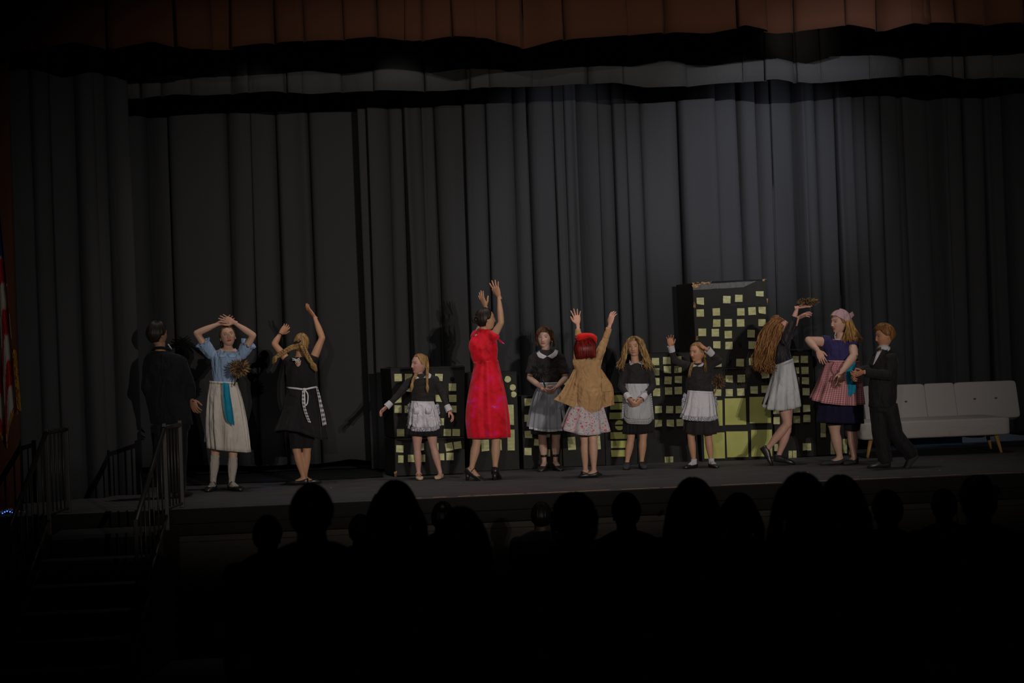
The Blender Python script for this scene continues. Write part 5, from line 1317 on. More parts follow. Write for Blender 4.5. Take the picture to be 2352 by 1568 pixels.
# ---- 7 red wig and tan cardigan, from behind
f = Fig('person with red wig, red cap and tan cardigan, back turned, arms up', (1357, 1095), .88, (0.58, 0.34, 0.24))
f.torso([(1332, 826, 1360, 826, .8, 0), (1322, 838, 1372, 838, .5, 0), (1326, 868, 1372, 868, .6, 0), (1328, 900, 1370, 900, .7, 0), (1322, 935, 1376, 935, .7, 0)])
f.arm('A', (1325, 832, 0), (1330, 785, .03), (1327, 747, .03), .92); f.arm('B', (1370, 830, 0), (1385, 792, 0), (1400, 748, -.02), .92)
f.hand('A', (1322, 712, .03), (1310, 724, .03), 'L', .1, .32, .92); f.hand('B', (1408, 710, 0), (1396, 722, .03), 'R', .35, .18, .92)
f.leg('L', (1336, 960, 0), (1343, 1010, .02), (1344, 1066, .05), 1.0, foot_yaw=100, flen=.21); f.leg('R', (1364, 960, 0), (1362, 1008, -.05), (1364, 1078, -.05), 1.0, foot_yaw=-80, flen=.20)
f.neck((1347, 830, 0), (1345, 808, 0), .042)
h = f.head((1343, 796), facing(172, 0, 3), .20)
mb = MB(); h.cap(mb, .030, .070, -.03, -.095, temple=50, grooves=60, amp=.0012)
for k in range(150):
    a = 62 + (k % 75) * 3.18 + RNG.uniform(-2, 2); 
    p0 = h.strand_pt(a, .055, .030); p1 = h.strand_pt(a, .0, .038); p2 = p1 + (p1 - p0) * .55; 
    ctr = h.c - h.U * .09; p3 = h.strand_pt(a, -.02, .040) - h.U * .085
    lock(mb, [p0, p1, (p1 + p3) / 2 + (p1 - h.c) * .03, p3 + RNG.normal(0, .003, 3)], .0075, 6, 9, 0, taper=.5)
hr = f.part('hair', mb, H_WIG)
# folded red cap sitting on the wig
mb = MB(); T_ = [(1321, 776), (1331, 768), (1347, 766), (1362, 768), (1371, 775)]; B_ = [(1329, 788), (1339, 788), (1352, 779), (1362, 782), (1370, 791)]
T2, B2 = resample(T_, 20), resample(B_, 20); G = []
for v in np.linspace(0, 1, 7):
    row = []
    for i in range(20):
        q = T2[i] * (1 - v) + B2[i] * v; t = i / 19; row.append(f.p(q[0], q[1], -.135 * sin(pi * min(1, .35 + .65 * v)) * (0.45 + .55 * sin(pi * t)) - .012 * sin(t * 9)))
    G.append(row)
G0 = np.array(G); mb.grid(G0, False)
bk = [f.p(x, y + 3, .06) for x, y in T2]; mid = [f.p(x, y - 1, 0) for x, y in T2]; mb.grid(np.array([G0[0], mid, bk]), False)
f.part('cap', mb, M_REDHAT, solid=.008)
g = MB(); g.grid(f.sil([(1330, 824, 1362, 824, .8, 0), (1318, 833, 1378, 833, .5, 0), (1321, 860, 1380, 850, .62, 0), (1321, 885, 1385, 880, .8, 0), (1320, 915, 1388, 915, .85, 0), (1322, 945, 1382, 945, .9, 0), (1332, 958, 1362, 958, .9, 0)], 20), True, True, True)
sleeve(g, f, 'A', 1, .054, .030, .80, .042); sleeve(g, f, 'B', 1, .056, .032, .88, .044)
gm, bv = garment(f, g, .0085, 2, .009, 12, 1.1); cg = f.part('cardigan', gm, M_TAN)
mb = strip(f, [(1318, 848, 1332, 850, -.02), (1302, 878, 1332, 885, -.05), (1287, 902, 1332, 915, -.07), (1272, 917, 1334, 942, -.07)], .014, 2.2, 22, 18); f.part('front_flap', mb, M_TAN, cg)
mb = strip(f, [(1368, 838, 1381, 846, .0), (1366, 870, 1396, 868, -.02), (1362, 900, 1408, 890, -.04), (1358, 944, 1411, 929, -.04)], .013, 2.4, 22, 18); f.part('front_flap', mb, M_TAN, cg)
mb = strip(f, [(1381, 868, 1396, 869, -.065), (1382, 885, 1402, 884, -.07), (1383, 900, 1405, 898, -.07)], .001, 1); f.part('pocket', mb, M_TAN, cg)
G, U, _ = folded(f, [(1328, 905, 1378, 905, .6, 0), (1306, 937, 1388, 938, .62, 0), (1288, 980, 1401, 986, .85, 0)], amp=.024, seed=15, nf=9, hem=lambda a: .06 * np.clip(-np.sin(a) * 0 + np.sin(a), 0, 1) ** 1.5)
mb = MB(); add_folded(mb, G, U); f.part('floral_skirt', mb, M_FLORAL, solid=.003)
f.shoe('L', M_SHOE, 'point'); f.shoe('R', M_SHOE, 'point')
f.build()

# ---- 8 girl with long blonde waves
f = Fig('person with long wavy blonde hair, white apron edged in gingham', (1456, 1076), .84, (0.56, 0.31, 0.20))
f.torso([(1447, 832, 1472, 832, .8, 0), (1432, 843, 1494, 841, .42, 0), (1438, 862, 1488, 862, .55, 0), (1441, 885, 1486, 885, .65, 0), (1434, 935, 1494, 935, .65, 0)])
f.arm('A', (1435, 848, 0), (1426, 886, -.02), (1444, 915, -.17), .95); f.arm('B', (1491, 846, 0), (1500, 886, -.02), (1475, 915, -.17), .95)
f.hand('A', (1456, 931, -.22), (1457, 919, -.25), 'R', .75, .08, .82); f.hand('B', (1462, 931, -.23), (1461, 919, -.26), 'L', .75, .08, .82)
f.leg('L', (1448, 965, 0), (1449, 1006, 0), (1440, 1060, 0), .98, foot_yaw=-8, flen=.225); f.leg('R', (1478, 965, 0), (1477, 1004, 0), (1474, 1060, 0), .98, foot_yaw=6, flen=.225)
f.neck((1459, 836, 0), (1457, 812, 0), .048)
h = f.head((1456.5, 796), facing(-14, 0, -3), .198, lips=(0.48, 0.14, 0.12), wid=1.10); h.eyes(f, look=-.1)
mb = MB(); h.cap(mb, .015, .068, -.03, -.09, temple=46, seed=5)
for sd, gs in ((-1, [[(1455, 773, -.09), (1443, 782, -.12), (1437, 802, -.10), (1434, 825, -.10), (1430, 845, -.10)], [(1452, 773, -.04), (1440, 785, -.05), (1433, 806, -.04), (1427, 828, -.04), (1422, 842, -.04)], [(1450, 774, .03), (1438, 790, .05), (1434, 812, .06), (1432, 832, .06), (1432, 848, .05)]]),
               (1, [[(1458, 773, -.09), (1470, 783, -.12), (1475, 804, -.11), (1479, 825, -.12), (1481, 846, -.12)], [(1461, 773, -.04), (1475, 785, -.05), (1482, 806, -.05), (1489, 828, -.05), (1497, 842, -.05)], [(1463, 774, .03), (1474, 790, .05), (1480, 812, .06), (1484, 832, .06), (1488, 848, .05)]])):
    locks(f, mb, gs, 90, .0080, 30 + sd, .014, 1.9, 20, .025, 2.4)
f.part('hair', mb, H_BLONDE)
g = MB(); g.grid(f.sil([(1445, 833, 1474, 833, .8, 0), (1431, 841, 1496, 839, .5, 0), (1437, 862, 1490, 862, .62, 0), (1437, 883, 1489, 883, .7, 0)], 14), True, True, True)
sleeve(g, f, 'A', 1, .052, .034, .85, .044); sleeve(g, f, 'B', 1, .052, .034, .85, .044)
gm, bv = garment(f, g, .008, 3, .005, 13, .9); top = f.part('sweater', gm, M_BKNIT)
mb = MB(); mb.grid(draped(f, bv, [(1446, 826), (1450, 831), (1461, 832)], [(1445, 835), (1449, 838), (1455, 835)], .008), False); mb.grid(draped(f, bv, [(1461, 832), (1470, 830), (1477, 826)], [(1468, 834), (1476, 838), (1480, 832)], .008), False)
f.part('collar', mb, M_WHITE, top, solid=.004)
cuff(f, 'A', M_WHITE, r0=.042, r1=.047, length=.09); cuff(f, 'B', M_WHITE, r0=.042, r1=.047, length=.09)
G, U, _ = folded(f, [(1437, 882, 1489, 882, .75, 0), (1434, 930, 1494, 930, .8, 0), (1432, 996, 1498, 993, .8, 0)], amp=.016, seed=5, nf=22)
mb = MB(); add_folded(mb, G, U); f.part('skirt', mb, M_BSKIRT, solid=.003)
G, U, a = folded(f, [(1436, 880.5, 1490, 880.5, .84, 0), (1433, 930, 1496, 930, .9, -.01), (1431, 972, 1499, 974, .9, -.015)], amp=.008, seed=3, arc=(12, 168), nf=5, m=24, hem=lambda a: -.06 * np.abs(np.cos(a)) ** 7)
mb = MB(); add_folded(mb, G[:21], U[:21], False); ap = f.part('apron', mb, M_GREYAP, solid=.003)
mb = MB(); Gb = G[20:] - FW * .002; add_folded(mb, Gb, U[20:], False)
Ge = np.stack([G[4:, -1], G[4:, -1] + (-RT * .022)]); mb.grid(Ge, False, uv=np.array([[(0, k * .012) for k in range(20)], [(.03, k * .012) for k in range(20)]]).reshape(-1, 2))
Ge = np.stack([G[4:, 0], G[4:, 0] + (RT * .014)]); mb.grid(Ge, False, uv=np.array([[(0, k * .012) for k in range(20)], [(.03, k * .012) for k in range(20)]]).reshape(-1, 2))
f.part('gingham_border', mb, M_BWG, ap, uv=True, solid=.002)
mb = strip(f, [(1474, 897, 1486, 897, -.15), (1474, 906, 1486, 906, -.155)], 0, 1); f.part('pocket_trim', mb, M_BWG, ap, uv=True)
f.shoe('L', M_SHOEM, 'slip'); f.shoe('R', M_SHOEM, 'slip')
f.build()

# ---- 9 small maid with raised arms
f = Fig('person, small, in maid apron, one palm raised and one on the head', (1605, 1074), .80, (0.55, 0.29, 0.18))
f.torso([(1590, 833, 1618, 833, .8, 0), (1583, 842, 1634, 840, .45, 0), (1583, 860, 1634, 862, .55, 0), (1584, 895, 1632, 897, .65, 0), (1577, 935, 1640, 938, .65, 0)])
f.arm('A', (1585, 842, 0), (1549, 828, -.05), (1541, 797, -.08), 1.0); f.arm('B', (1630, 838, 0), (1650, 828, 0), (1627, 805, -.06), 1.0)
f.hand('A', (1539, 773, -.1), (1552, 778, -.1), 'R', .45, .3, .82); f.hand('B', (1600, 789, -.12), (1610, 802, -.14), 'L', .2, .12, .82)
f.leg('L', (1590, 960, 0), (1587, 1003, 0), (1594, 1058, 0), 1.0, foot_yaw=-48, flen=.23); f.leg('R', (1624, 960, 0), (1627, 1004, 0), (1634, 1060, 0), 1.0, foot_yaw=16, flen=.23)
f.neck((1603, 838, 0), (1603, 818, 0), .047)
h = f.head((1601, 808), facing(-48, -2, 2), .195, lips=(0.45, 0.12, 0.10), wid=1.10); h.eyes(f, look=.2)
mb = MB(); h.cap(mb, .008, .078, -.006, -.078, temple=60, amp=.001, seed=6); mb.ell(f.p(1618, 815, .04), RT * .03, UP * .035, FW * .03)
locks(f, mb, [[(1593, 829, -.02), (1585, 842, -.11), (1580, 862, -.12)], [(1597, 831, -.02), (1589, 845, -.11), (1584, 866, -.12)]], 16, .006, 41, .003, jit=1)
locks(f, mb, [[(1615, 822, .0), (1618, 836, -.10), (1621, 855, -.11)], [(1617, 820, 0), (1622, 832, -.09), (1623, 852, -.10)]], 12, .0045, 42, .003, jit=.8)
f.part('hair', mb, H_BLONDE)
g = MB(); g.grid(f.sil([(1588, 834, 1619, 834, .8, 0), (1580, 840, 1636, 839, .5, 0), (1581, 862, 1635, 862, .62, 0), (1580, 880, 1634, 882, .7, 0), (1581, 897, 1635, 900, .7, 0)], 16), True, True, True)
sleeve(g, f, 'A', 1, .052, .036, .85, .044); sleeve(g, f, 'B', 1, .056, .038, .85, .050)
gm, bv = garment(f, g, .0075, 2, .005, 16, 1.6); top = f.part('sweater', gm, M_BKNIT)
mb = MB(); mb.grid(draped(f, bv, [(1589, 832), (1591, 835), (1602, 840)], [(1586, 838), (1588, 843), (1598, 841)], .006), False); mb.grid(draped(f, bv, [(1602, 840), (1610, 836), (1616, 832)], [(1604, 842), (1612, 841), (1617, 836)], .006), False)
f.part('collar', mb, M_WHITE, top, solid=.004)
cuff(f, 'A', M_WHITE, r0=.042, r1=.048); cuff(f, 'B', M_WHITE, r0=.044, r1=.052, length=.09)
G, U, _ = folded(f, [(1580, 897, 1636, 900, .75, 0), (1575, 940, 1645, 942, .85, 0), (1570, 988, 1652, 990, .9, 0)], amp=.022, seed=17, nf=11, hem=lambda a: .035 * np.clip(np.sin(a), 0, 1))
mb = MB(); add_folded(mb, G, U); f.part('skirt', mb, M_BKNIT, solid=.003)
G, U, a = folded(f, [(1579, 897, 1637, 900, .84, 0), (1572, 930, 1642, 932, .95, -.01), (1564, 955, 1644, 957, 1.0, -.02)], amp=.014, seed=23, arc=(-8, 175), nf=14, hem=lambda a: -.03 * np.abs(np.cos(a)) ** 5)
mb = MB(); add_folded(mb, G, U, False); ap = f.part('apron', mb, M_WHITE, solid=.003)
mb = MB(); mb.grid(np.array([G[0] + [0, 0, .006], G[0] - [0, 0, .026]]) - FW * .004, False); f.part('waistband', mb, M_WHITE, ap, solid=.004)
mb = MB(); E_ = np.concatenate([G[3:-1, -1][::2], G[-1, ::-4], G[3:-1, 0][::-2]]); cen = G[8].mean(0); out = E_ - cen; out /= np.linalg.norm(out, axis=1)[:, None]; out = out * .35; out[:, 2] -= .9 * np.clip((cen[2] - E_[:, 2]) / .1, -0.1, 1)
out = out / (np.linalg.norm(out, axis=1)[:, None] + 1e-6); ruffle(mb, E_, out, .042, .008, 1.3); f.part('ruffle', mb, M_BWG2, ap, solid=.0015)
for kx in 'LR':
    H, K, A, hl, fd, sd, up_, L = f.limbs[kx]; b = MB(); b.tube([A + [0, 0, .035], A - [0, 0, .02]], [.032, .030], 16)
    b.grid(np.array([ring(hl + fd * t_ * L + up_ * z_, sd * w_, up_ * h_, 14) for t_, w_, h_, z_ in ((.0, .018, .022, .026), (.12, .026, .032, .036), (.35, .026, .033, .038), (.6, .029, .018, .024))]), True, True, True)
    gm, _ = garment(f, b, .006, 2, .001, 30, 1); f.part('sock', gm, M_WHITE)
f.shoe('L', M_SHOE); f.shoe('R', M_SHOE)
f.build()
duster('brown feather duster behind the elbow of the small maid at the tower', f.p(1651, 876, .03), .078, f.p(1640, 905, .03), M_PLUME[:3], M_HANDLE, 13, 260, (1, 1, 1.1))

# ---- 10 girl with very long hair leaning back
f = Fig('person with waist-length wavy brown hair leaning back, grey apron skirt', (1786, 1068), .90, (0.58, 0.32, 0.25))
f.torso([(1790, 768, 1808, 768, .9, 0), (1783, 782, 1815, 784, .8, 0), (1782, 805, 1814, 800, .8, 0), (1784, 835, 1818, 825, .8, 0), (1772, 880, 1830, 875, .8, 0)])
f.arm('B', (1803, 782, -.08), (1820, 742, -.10), (1831, 708, -.10), .95); f.arm('A', (1806, 780, .10), (1822, 752, .12), (1832, 732, .10), .95)
f.hand('B', (1857, 703, -.10), (1846, 697, -.02), 'R', .12, .12, .9); f.hand('A', (1854, 722, .10), (1846, 713, .02), 'L', .3, .35, .9)
f.leg('LB', (1798, 915, -.04), (1809, 972, -.06), (1762, 1031, -.02), 1.05, foot_yaw=72, flen=.23, pitch=58, ground=False)
f.leg('LA', (1806, 920, .04), (1808, 988, .05), (1788, 1044, .06), 1.0, foot_yaw=72, flen=.23, pitch=8, lift=.02)
f.neck((1798, 776, 0), (1794, 760, 0), .042)
h = f.head((1789, 748), facing(88, 38, 0), .205, lips=(0.5, 0.12, 0.1)); h.eyes(f)
mb = MB(); h.cap(mb, .016, .070, -.02, -.085, temple=58, seed=8)
locks(f, mb, [[(1800, 735, -.06), (1785, 742, -.13), (1765, 775, -.13), (1752, 810, -.12), (1742, 845, -.10)],
              [(1790, 730, -.04), (1772, 742, -.10), (1752, 778, -.12), (1740, 812, -.11), (1735, 840, -.10)],
              [(1780, 730, 0), (1762, 745, 0), (1745, 780, -.02), (1738, 812, -.03), (1740, 848, -.03)],
              [(1792, 740, -.11), (1782, 765, -.17), (1772, 795, -.17), (1762, 825, -.15), (1762, 851, -.12)],
              [(1800, 750, -.11), (1792, 770, -.16), (1782, 795, -.16), (1772, 825, -.13), (1777, 850, -.09)],
              [(1780, 735, .06), (1765, 765, .08), (1752, 795, .08), (1750, 825, .06), (1755, 850, .05)]], 230, .0095, 55, .016, 2.3, 26, .025, 3.4)
f.part('hair', mb, H_GINGER)
g = MB(); g.grid(f.sil([(1788, 772, 1809, 774, .9, 0), (1781, 784, 1817, 786, .85, 0), (1780, 805, 1814, 801, .85, 0), (1781, 840, 1820, 826, .85, 0)], 14), True, True, True)
sleeve(g, f, 'B', 1, .056, .040, .45, .046); sleeve(g, f, 'A', 1, .056, .040, .3, .046)
gm, bv = garment(f, g, .008, 2, .006, 14, .8); f.part('top', gm, M_BSHINY)
G, U, _ = folded(f, [(1779, 842, 1820, 826, .9, 0), (1770, 880, 1832, 872, .95, 0), (1752, 928, 1836, 925, .95, .02)], amp=.02, seed=31, nf=8)
mb = MB(); add_folded(mb, G, U); f.part('skirt', mb, M_BSKIRT, solid=.003)
G, U, a = folded(f, [(1778.5, 840, 1821, 824, .98, 0), (1770, 872, 1829, 865, 1.02, -.01), (1760, 905, 1834, 898, 1.0, -.02), (1753, 930, 1838, 930, .98, -.02)], amp=.026, seed=37, arc=(-50, 215), nf=9, hem=lambda a: .05 * np.clip(np.cos(a - 1.9), -1, 1))
mb = MB(); add_folded(mb, G, U, False); ap = f.part('apron', mb, M_GREYAP, solid=.003)
mb = MB(); mb.grid(np.array([G[0] + [0, 0, .010], G[0] - [0, 0, .022]]) - FW * .006, False); f.part('waistband', mb, M_GREYAP, ap, solid=.004)
f.shoe('LB', M_SHOE, 'full'); f.shoe('LA', M_SHOE, 'full')
f.build()
duster('dark feather duster raised high on an open palm', f.p(1856, 693, -.10), .105, f.p(1838, 702, -.13), M_PLUME[:3], M_HANDLE, 19, 280, (1.1, 1, .48))

# ---- 11 girl with pink kerchief
f = Fig('person with pink kerchief, navy dress and pink gingham apron', (1932, 1066), .97, (0.60, 0.36, 0.27))
f.torso([(1912, 778, 1945, 780, .8, 0), (1896, 788, 1962, 790, .48, 0), (1898, 805, 1965, 805, .62, 0), (1897, 830, 1968, 832, .7, 0), (1888, 870, 1978, 870, .7, 0)])
f.arm('A', (1898, 786, 0), (1857, 781, -.08), (1877, 803, -.20), 1.2); f.arm('B', (1956, 791, -.02), (1962, 816, -.14), (1934, 853, -.33), 1.25)
f.hand('A', (1889, 828, -.24), (1890, 808, -.22), 'R', .18, .1, .92); f.hand('B', (1931, 880, -.36), (1925, 868, -.36), 'L', .3, .12, .92)
f.leg('L', (1915, 955, 0), (1917, 990, 0), (1929, 1054, 0), 1.12, foot_yaw=-72, flen=.235); f.leg('R', (1958, 955, 0), (1957, 992, .03), (1962, 1056, .03), 1.12, foot_yaw=-38, flen=.235)
f.neck((1930, 784, 0), (1931, 762, 0), .050)
h = f.head((1928, 739), facing(-62, 0, 3), .222, lips=(0.55, 0.10, 0.08), wid=1.06); h.eyes(f, look=.1)
mb = MB(); h.cap(mb, .010, .072, -.01, -.07, temple=60)
locks(f, mb, [[(1945, 735, -.06), (1944, 752, -.09), (1940, 768, -.10), (1936, 784, -.13)], [(1950, 730, -.02), (1955, 750, -.05), (1958, 768, -.07), (1965, 782, -.08)], [(1952, 728, .05), (1962, 750, .04), (1972, 768, 0), (1984, 783, -.02)]], 95, .009, 61, .006, 1.2, 14, .025, 1.8)
locks(f, mb, [[(1948, 740, .05), (1948, 760, .06), (1946, 780, .05)], [(1956, 735, .07), (1962, 760, .07), (1966, 782, .05)]], 30, .010, 62, .004, 1, 12, .02, 1.5)
f.part('hair', mb, H_GOLD)
mb = MB(); n_, m_ = 90, 20; az = np.linspace(0, 2 * pi, n_, endpoint=False); a_ = np.degrees(np.minimum(az, 2 * pi - az))
zl = np.interp(a_, [0, 40, 70, 95, 130, 180], [.060, .055, .030, .006, .0, -.005]); el0 = np.arcsin(np.clip(zl / .107, -.98, .98)); G = []
for i in range(m_):
    v = i / (m_ - 1); el = el0 + (pi / 2 - .03 - el0) * v; L = head_surface(az, el); r = np.linalg.norm(L, axis=1)[:, None]
    off = .018 + .0035 * np.sin(az * 9 + v * 5) * (1 - v) + .012 * np.clip(-np.cos(az), 0, 1); G.append(h.w(L * (1 + off[:, None] / r)))
mb.grid(np.array(G), True, False, True); mb.grid(np.array([G[0], h.w(head_surface(az, el0, .002))]), True)
kb = f.part('kerchief', mb, M_PINKSCARF)
mb = strip(f, [(1944, 724, 1958, 715, .0), (1945, 732, 1961, 722, .02), (1947, 740, 1962, 724, .03)], .004, 1.5); f.part('kerchief_tail', mb, M_PINKSCARF, kb)
g = MB(); g.grid(f.sil([(1908, 780, 1950, 782, .8, 0), (1893, 785, 1966, 788, .55, 0), (1894, 805, 1969, 806, .68, 0), (1894, 832, 1972, 834, .74, 0)], 14), True, True, True)
sleeve(g, f, 'A', .28, .072, .066); sleeve(g, f, 'B', .30, .076, .068)
gm, bv = garment(f, g, .0085, 3, .006, 12, 1); top = f.part('dress', gm, M_NAVY)
mb = MB(); mb.grid(draped(f, bv, [(1918, 772), (1924, 772), (1932, 778)], [(1917, 778), (1920, 781), (1930, 781)], .004), False); f.part('neckline_skin', mb, plain('neck_skin', (0.55, .33, .24), .6), top, solid=.002)
mb = MB(); mb.tube([f.p(1920, 763, -.13), f.p(1917.5, 770, -.145), f.p(1918, 778, -.15), f.p(1924, 780, -.15), f.p(1930, 780, -.15)], .0045, 6); f.part('collar', mb, M_WHITE, top)
G, U, _ = folded(f, [(1894, 830, 1972, 832, .8, 0), (1886, 890, 1980, 892, .85, 0), (1876, 968, 1984, 972, .85, 0)], amp=.026, seed=41, nf=9)
mb = MB(); add_folded(mb, G, U); f.part('skirt', mb, M_NAVYS, top, solid=.003)
g = MB()
for kx in 'LR':
    H, K, A = f.limbs[kx][:3]; g.tube([H + [0, 0, .05], K + [0, 0, .02 if kx == 'R' else .06]], [.10, .080], 16)
gm, _ = garment(f, g, .010, 2, .003); f.part('shorts', gm, M_BSKIRT)
G, U, a = folded(f, [(1896, 829, 1973, 831, .9, 0), (1882, 870, 1979, 872, .95, -.01), (1863, 914, 1984, 922, .98, -.02)], amp=.026, seed=43, arc=(-5, 195), nf=10, hem=lambda a: .045 * np.clip(np.sin(a), 0, 1) ** .7)
mb = MB(); add_folded(mb, G, U, False); ap = f.part('apron', mb, M_PINKG, uv=True, solid=.003)
mb = MB(); mb.grid(np.array([G[0] + [0, 0, .010], G[0] - [0, 0, .02]]) - FW * .004, False, uv=np.array([[(k * .005, 0) for k in range(180)], [(k * .005, .03) for k in range(180)]]).reshape(-1, 2)); f.part('waistband', mb, M_PINKG, ap, uv=True, solid=.004)
mb = strip(f, [(1918, 830, 1926, 829, -.20), (1912, 848, 1926, 852, -.225), (1922, 868, 1934, 868, -.24)], .008, 1.2); f.part('apron_bow', mb, M_PINKG, ap, uv=True)
f.shoe('L', M_SHOEM, 'point'); f.shoe('R', M_SHOEM, 'point')
f.build(); F11 = f
tw = strip(f, [(1932, 828, 1963, 826, -.13), (1938, 850, 1967, 845, -.185), (1938, 868, 1966, 866, -.215), (1946, 886, 1966, 884, -.24), (1945, 905, 1955, 911, -.245)], .010, 1.8, 22, 16)
strip(f, [(1957, 862, 1967, 862, -.235), (1958, 885, 1967, 884, -.25), (1956, 904, 1966, 902, -.25)], .004, 1, mb=tw)
cloth_obj('cleaning_cloth', f, tw, M_TOWEL, 'turquoise cloth passed between the pink apron and the boy', 'towel')

# ---- 12 boy in the black suit with bow tie
f = Fig('person in black suit with white shirt and bow tie, stepping left', (2050, 1074), .90, (0.50, 0.24, 0.13))
f.torso([(2014, 805, 2042, 803, .9, 0), (2008, 822, 2056, 822, .75, 0), (2003, 850, 2058, 850, .8, 0), (2003, 885, 2057, 885, .85, 0), (2000, 935, 2055, 935, .85, 0)])
f.arm('B', (2046, 824, -.10), (2042, 862, -.14), (1985, 855, -.16), 1.0); f.arm('A', (2010, 826, .08), (1996, 848, .02), (1966, 853, -.10), 1.0)
f.hand('B', (1964, 862, -.20), (1970, 852, -.22), 'L', .6, .08, .86); f.hand('A', (1955, 874, -.18), (1960, 866, -.22), 'R', .8, .08, .86)
f.leg('LA', (2018, 930, .02), (2022, 1000, .02), (2034, 1058, .02), 1.0, foot_yaw=-85, flen=.24)
f.leg('LB', (2040, 930, -.02), (2056, 998, -.04), (2094, 1046, -.02), 1.0, foot_yaw=-80, flen=.24, pitch=42, ground=False)
f.neck((2030, 806, 0), (2033, 785, 0), .044)
h = f.head((2031, 770), facing(-76, -8, 2), .212, lips=(0.42, 0.12, 0.09), brow=(0.16, 0.07, 0.03)); h.eyes(f, iris=(.03, .02, .012))
mb = MB(); h.cap(mb, .018, .066, .004, -.055, temple=58, grooves=36, amp=.002, seed=9)
locks(f, mb, [[(2036, 745, -.09), (2024, 748, -.10), (2011, 757, -.06)], [(2030, 742, 0), (2018, 746, 0), (2009, 757, 0)], [(2026, 743, .05), (2016, 748, .05), (2010, 757, .05)]], 34, .009, 71, 0, dj=.01, jit=1.2)
f.part('hair', mb, H_GINGER)
g = MB(); g.grid(f.sil([(2016, 806, 2044, 801, .9, 0), (2004, 822, 2061, 820, .85, 0), (1999, 850, 2063, 850, .9, 0), (1997, 885, 2060, 885, .9, 0), (1995, 934, 2058, 936, .95, 0)], 18), True, True, True)
sleeve(g, f, 'B', 1, .064, .046, .95, .056); sleeve(g, f, 'A', 1, .058, .042, .9, .050)
gm, bv = garment(f, g, .0085, 2, .007, 11, .8); jk = f.part('jacket', gm, M_SUIT)
mb = MB(); mb.grid(draped(f, bv, [(2014, 808), (2020, 806), (2028, 801)], [(2004, 838), (2005, 838), (2008, 836)], .008), False); f.part('shirt', mb, M_WHITE, jk, solid=.004)
mb = MB(); mb.grid(draped(f, bv, [(2028, 801), (2032, 799), (2044, 797)], [(2008, 838), (2016, 835), (2030, 815)], .014), False); mb.grid(draped(f, bv, [(2006, 812), (2010, 809), (2014, 809)], [(1997, 838), (1999, 840), (2003, 842)], .012), False); f.part('lapel', mb, M_SUIT, jk, solid=.006)
mb = MB(); _a, _b = f.p(2029, 806, 0), f.p(2032, 795, .01); mb.tube([_a, _b], [.064, .056], 20, cap=False); f.part('shirt_collar', mb, M_WHITE, jk, solid=.006)
mb = MB()
for s_ in (-1, 1): mb.tube([f.p(2018, 800.5, -.13), f.p(2018 + 5 * s_, 800.5 - s_, -.13)], [.006, .016], 8, ratio=.6)
mb.sph(f.p(2018, 800.5, -.135), .009); f.part('bow_tie', mb, M_SHOE, jk)
g = MB(); g.grid(f.sil([(1999, 915, 2056, 915, .9, 0), (1999, 945, 2056, 945, .9, 0)], 5), True, True, True)
for kx in ('LA', 'LB'):
    H, K, A, hl, fd = f.limbs[kx][:5]; g.tube([H, K, A + (A - K) * .02], [.094, .080, .070], 16); g.sph(K, .080); g.tube([A + (K - A) * .12, A - np.array([0, 0, .018])], [.066, .070], 14)
gm, _ = garment(f, g, .0095, 2, .008, 11, .5); f.part('trousers', gm, M_SUIT)
f.shoe('LA', M_SHOE, 'full'); f.shoe('LB', M_SHOEM, 'full')
f.build()

# ------------------------------------------------------------------ audience in the dark
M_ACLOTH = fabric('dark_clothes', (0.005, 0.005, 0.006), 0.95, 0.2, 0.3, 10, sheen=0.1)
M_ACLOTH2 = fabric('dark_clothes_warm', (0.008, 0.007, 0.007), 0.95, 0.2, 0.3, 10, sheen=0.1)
M_AHAIR = hair_mat('audience_hair', (0.002, 0.0015, 0.001), (0.008, 0.006, 0.005))
M_AGREY = hair_mat('audience_grey_hair', (0.02, 0.02, 0.018), (0.10, 0.10, 0.09))
M_SEAT = fabric('seat_cloth', (0.006, 0.003, 0.003), 0.9, 0.1, 0.2, 20)
def seat_mesh(base, group, label):
    e = empty('theatre_seat', base, label, 'theatre seat', group)
    bx, by, bz = base
    b = MB(); rbox(b, (bx, by, bz + 0.345), (0.46, 0.46, 0.09)); b.build('seat_cushion', M_SEAT, e, base)
    b = MB(); rbox(b, (bx, by - 0.35, bz + 0.58), (0.46, 0.07, 0.36)); b.build('backrest', M_SEAT, e, base)
    for sx in (-0.27, 0.27):
        b = MB(); b.box((bx + sx, by - 0.02, bz + 0.57), (0.05, 0.40, 0.04)); b.build('armrest', M_BLACKWOOD, e, base, smooth=False, bevel=0.008)
    b = MB(); b.box((bx, by - 0.05, bz + 0.18), (0.40, 0.06, 0.36)); b.box((bx, by - 0.05, bz + 0.01), (0.44, 0.25, 0.02)); b.build('pedestal', M_BLACKM, e, base, smooth=False)
    return e
seat_proto = None
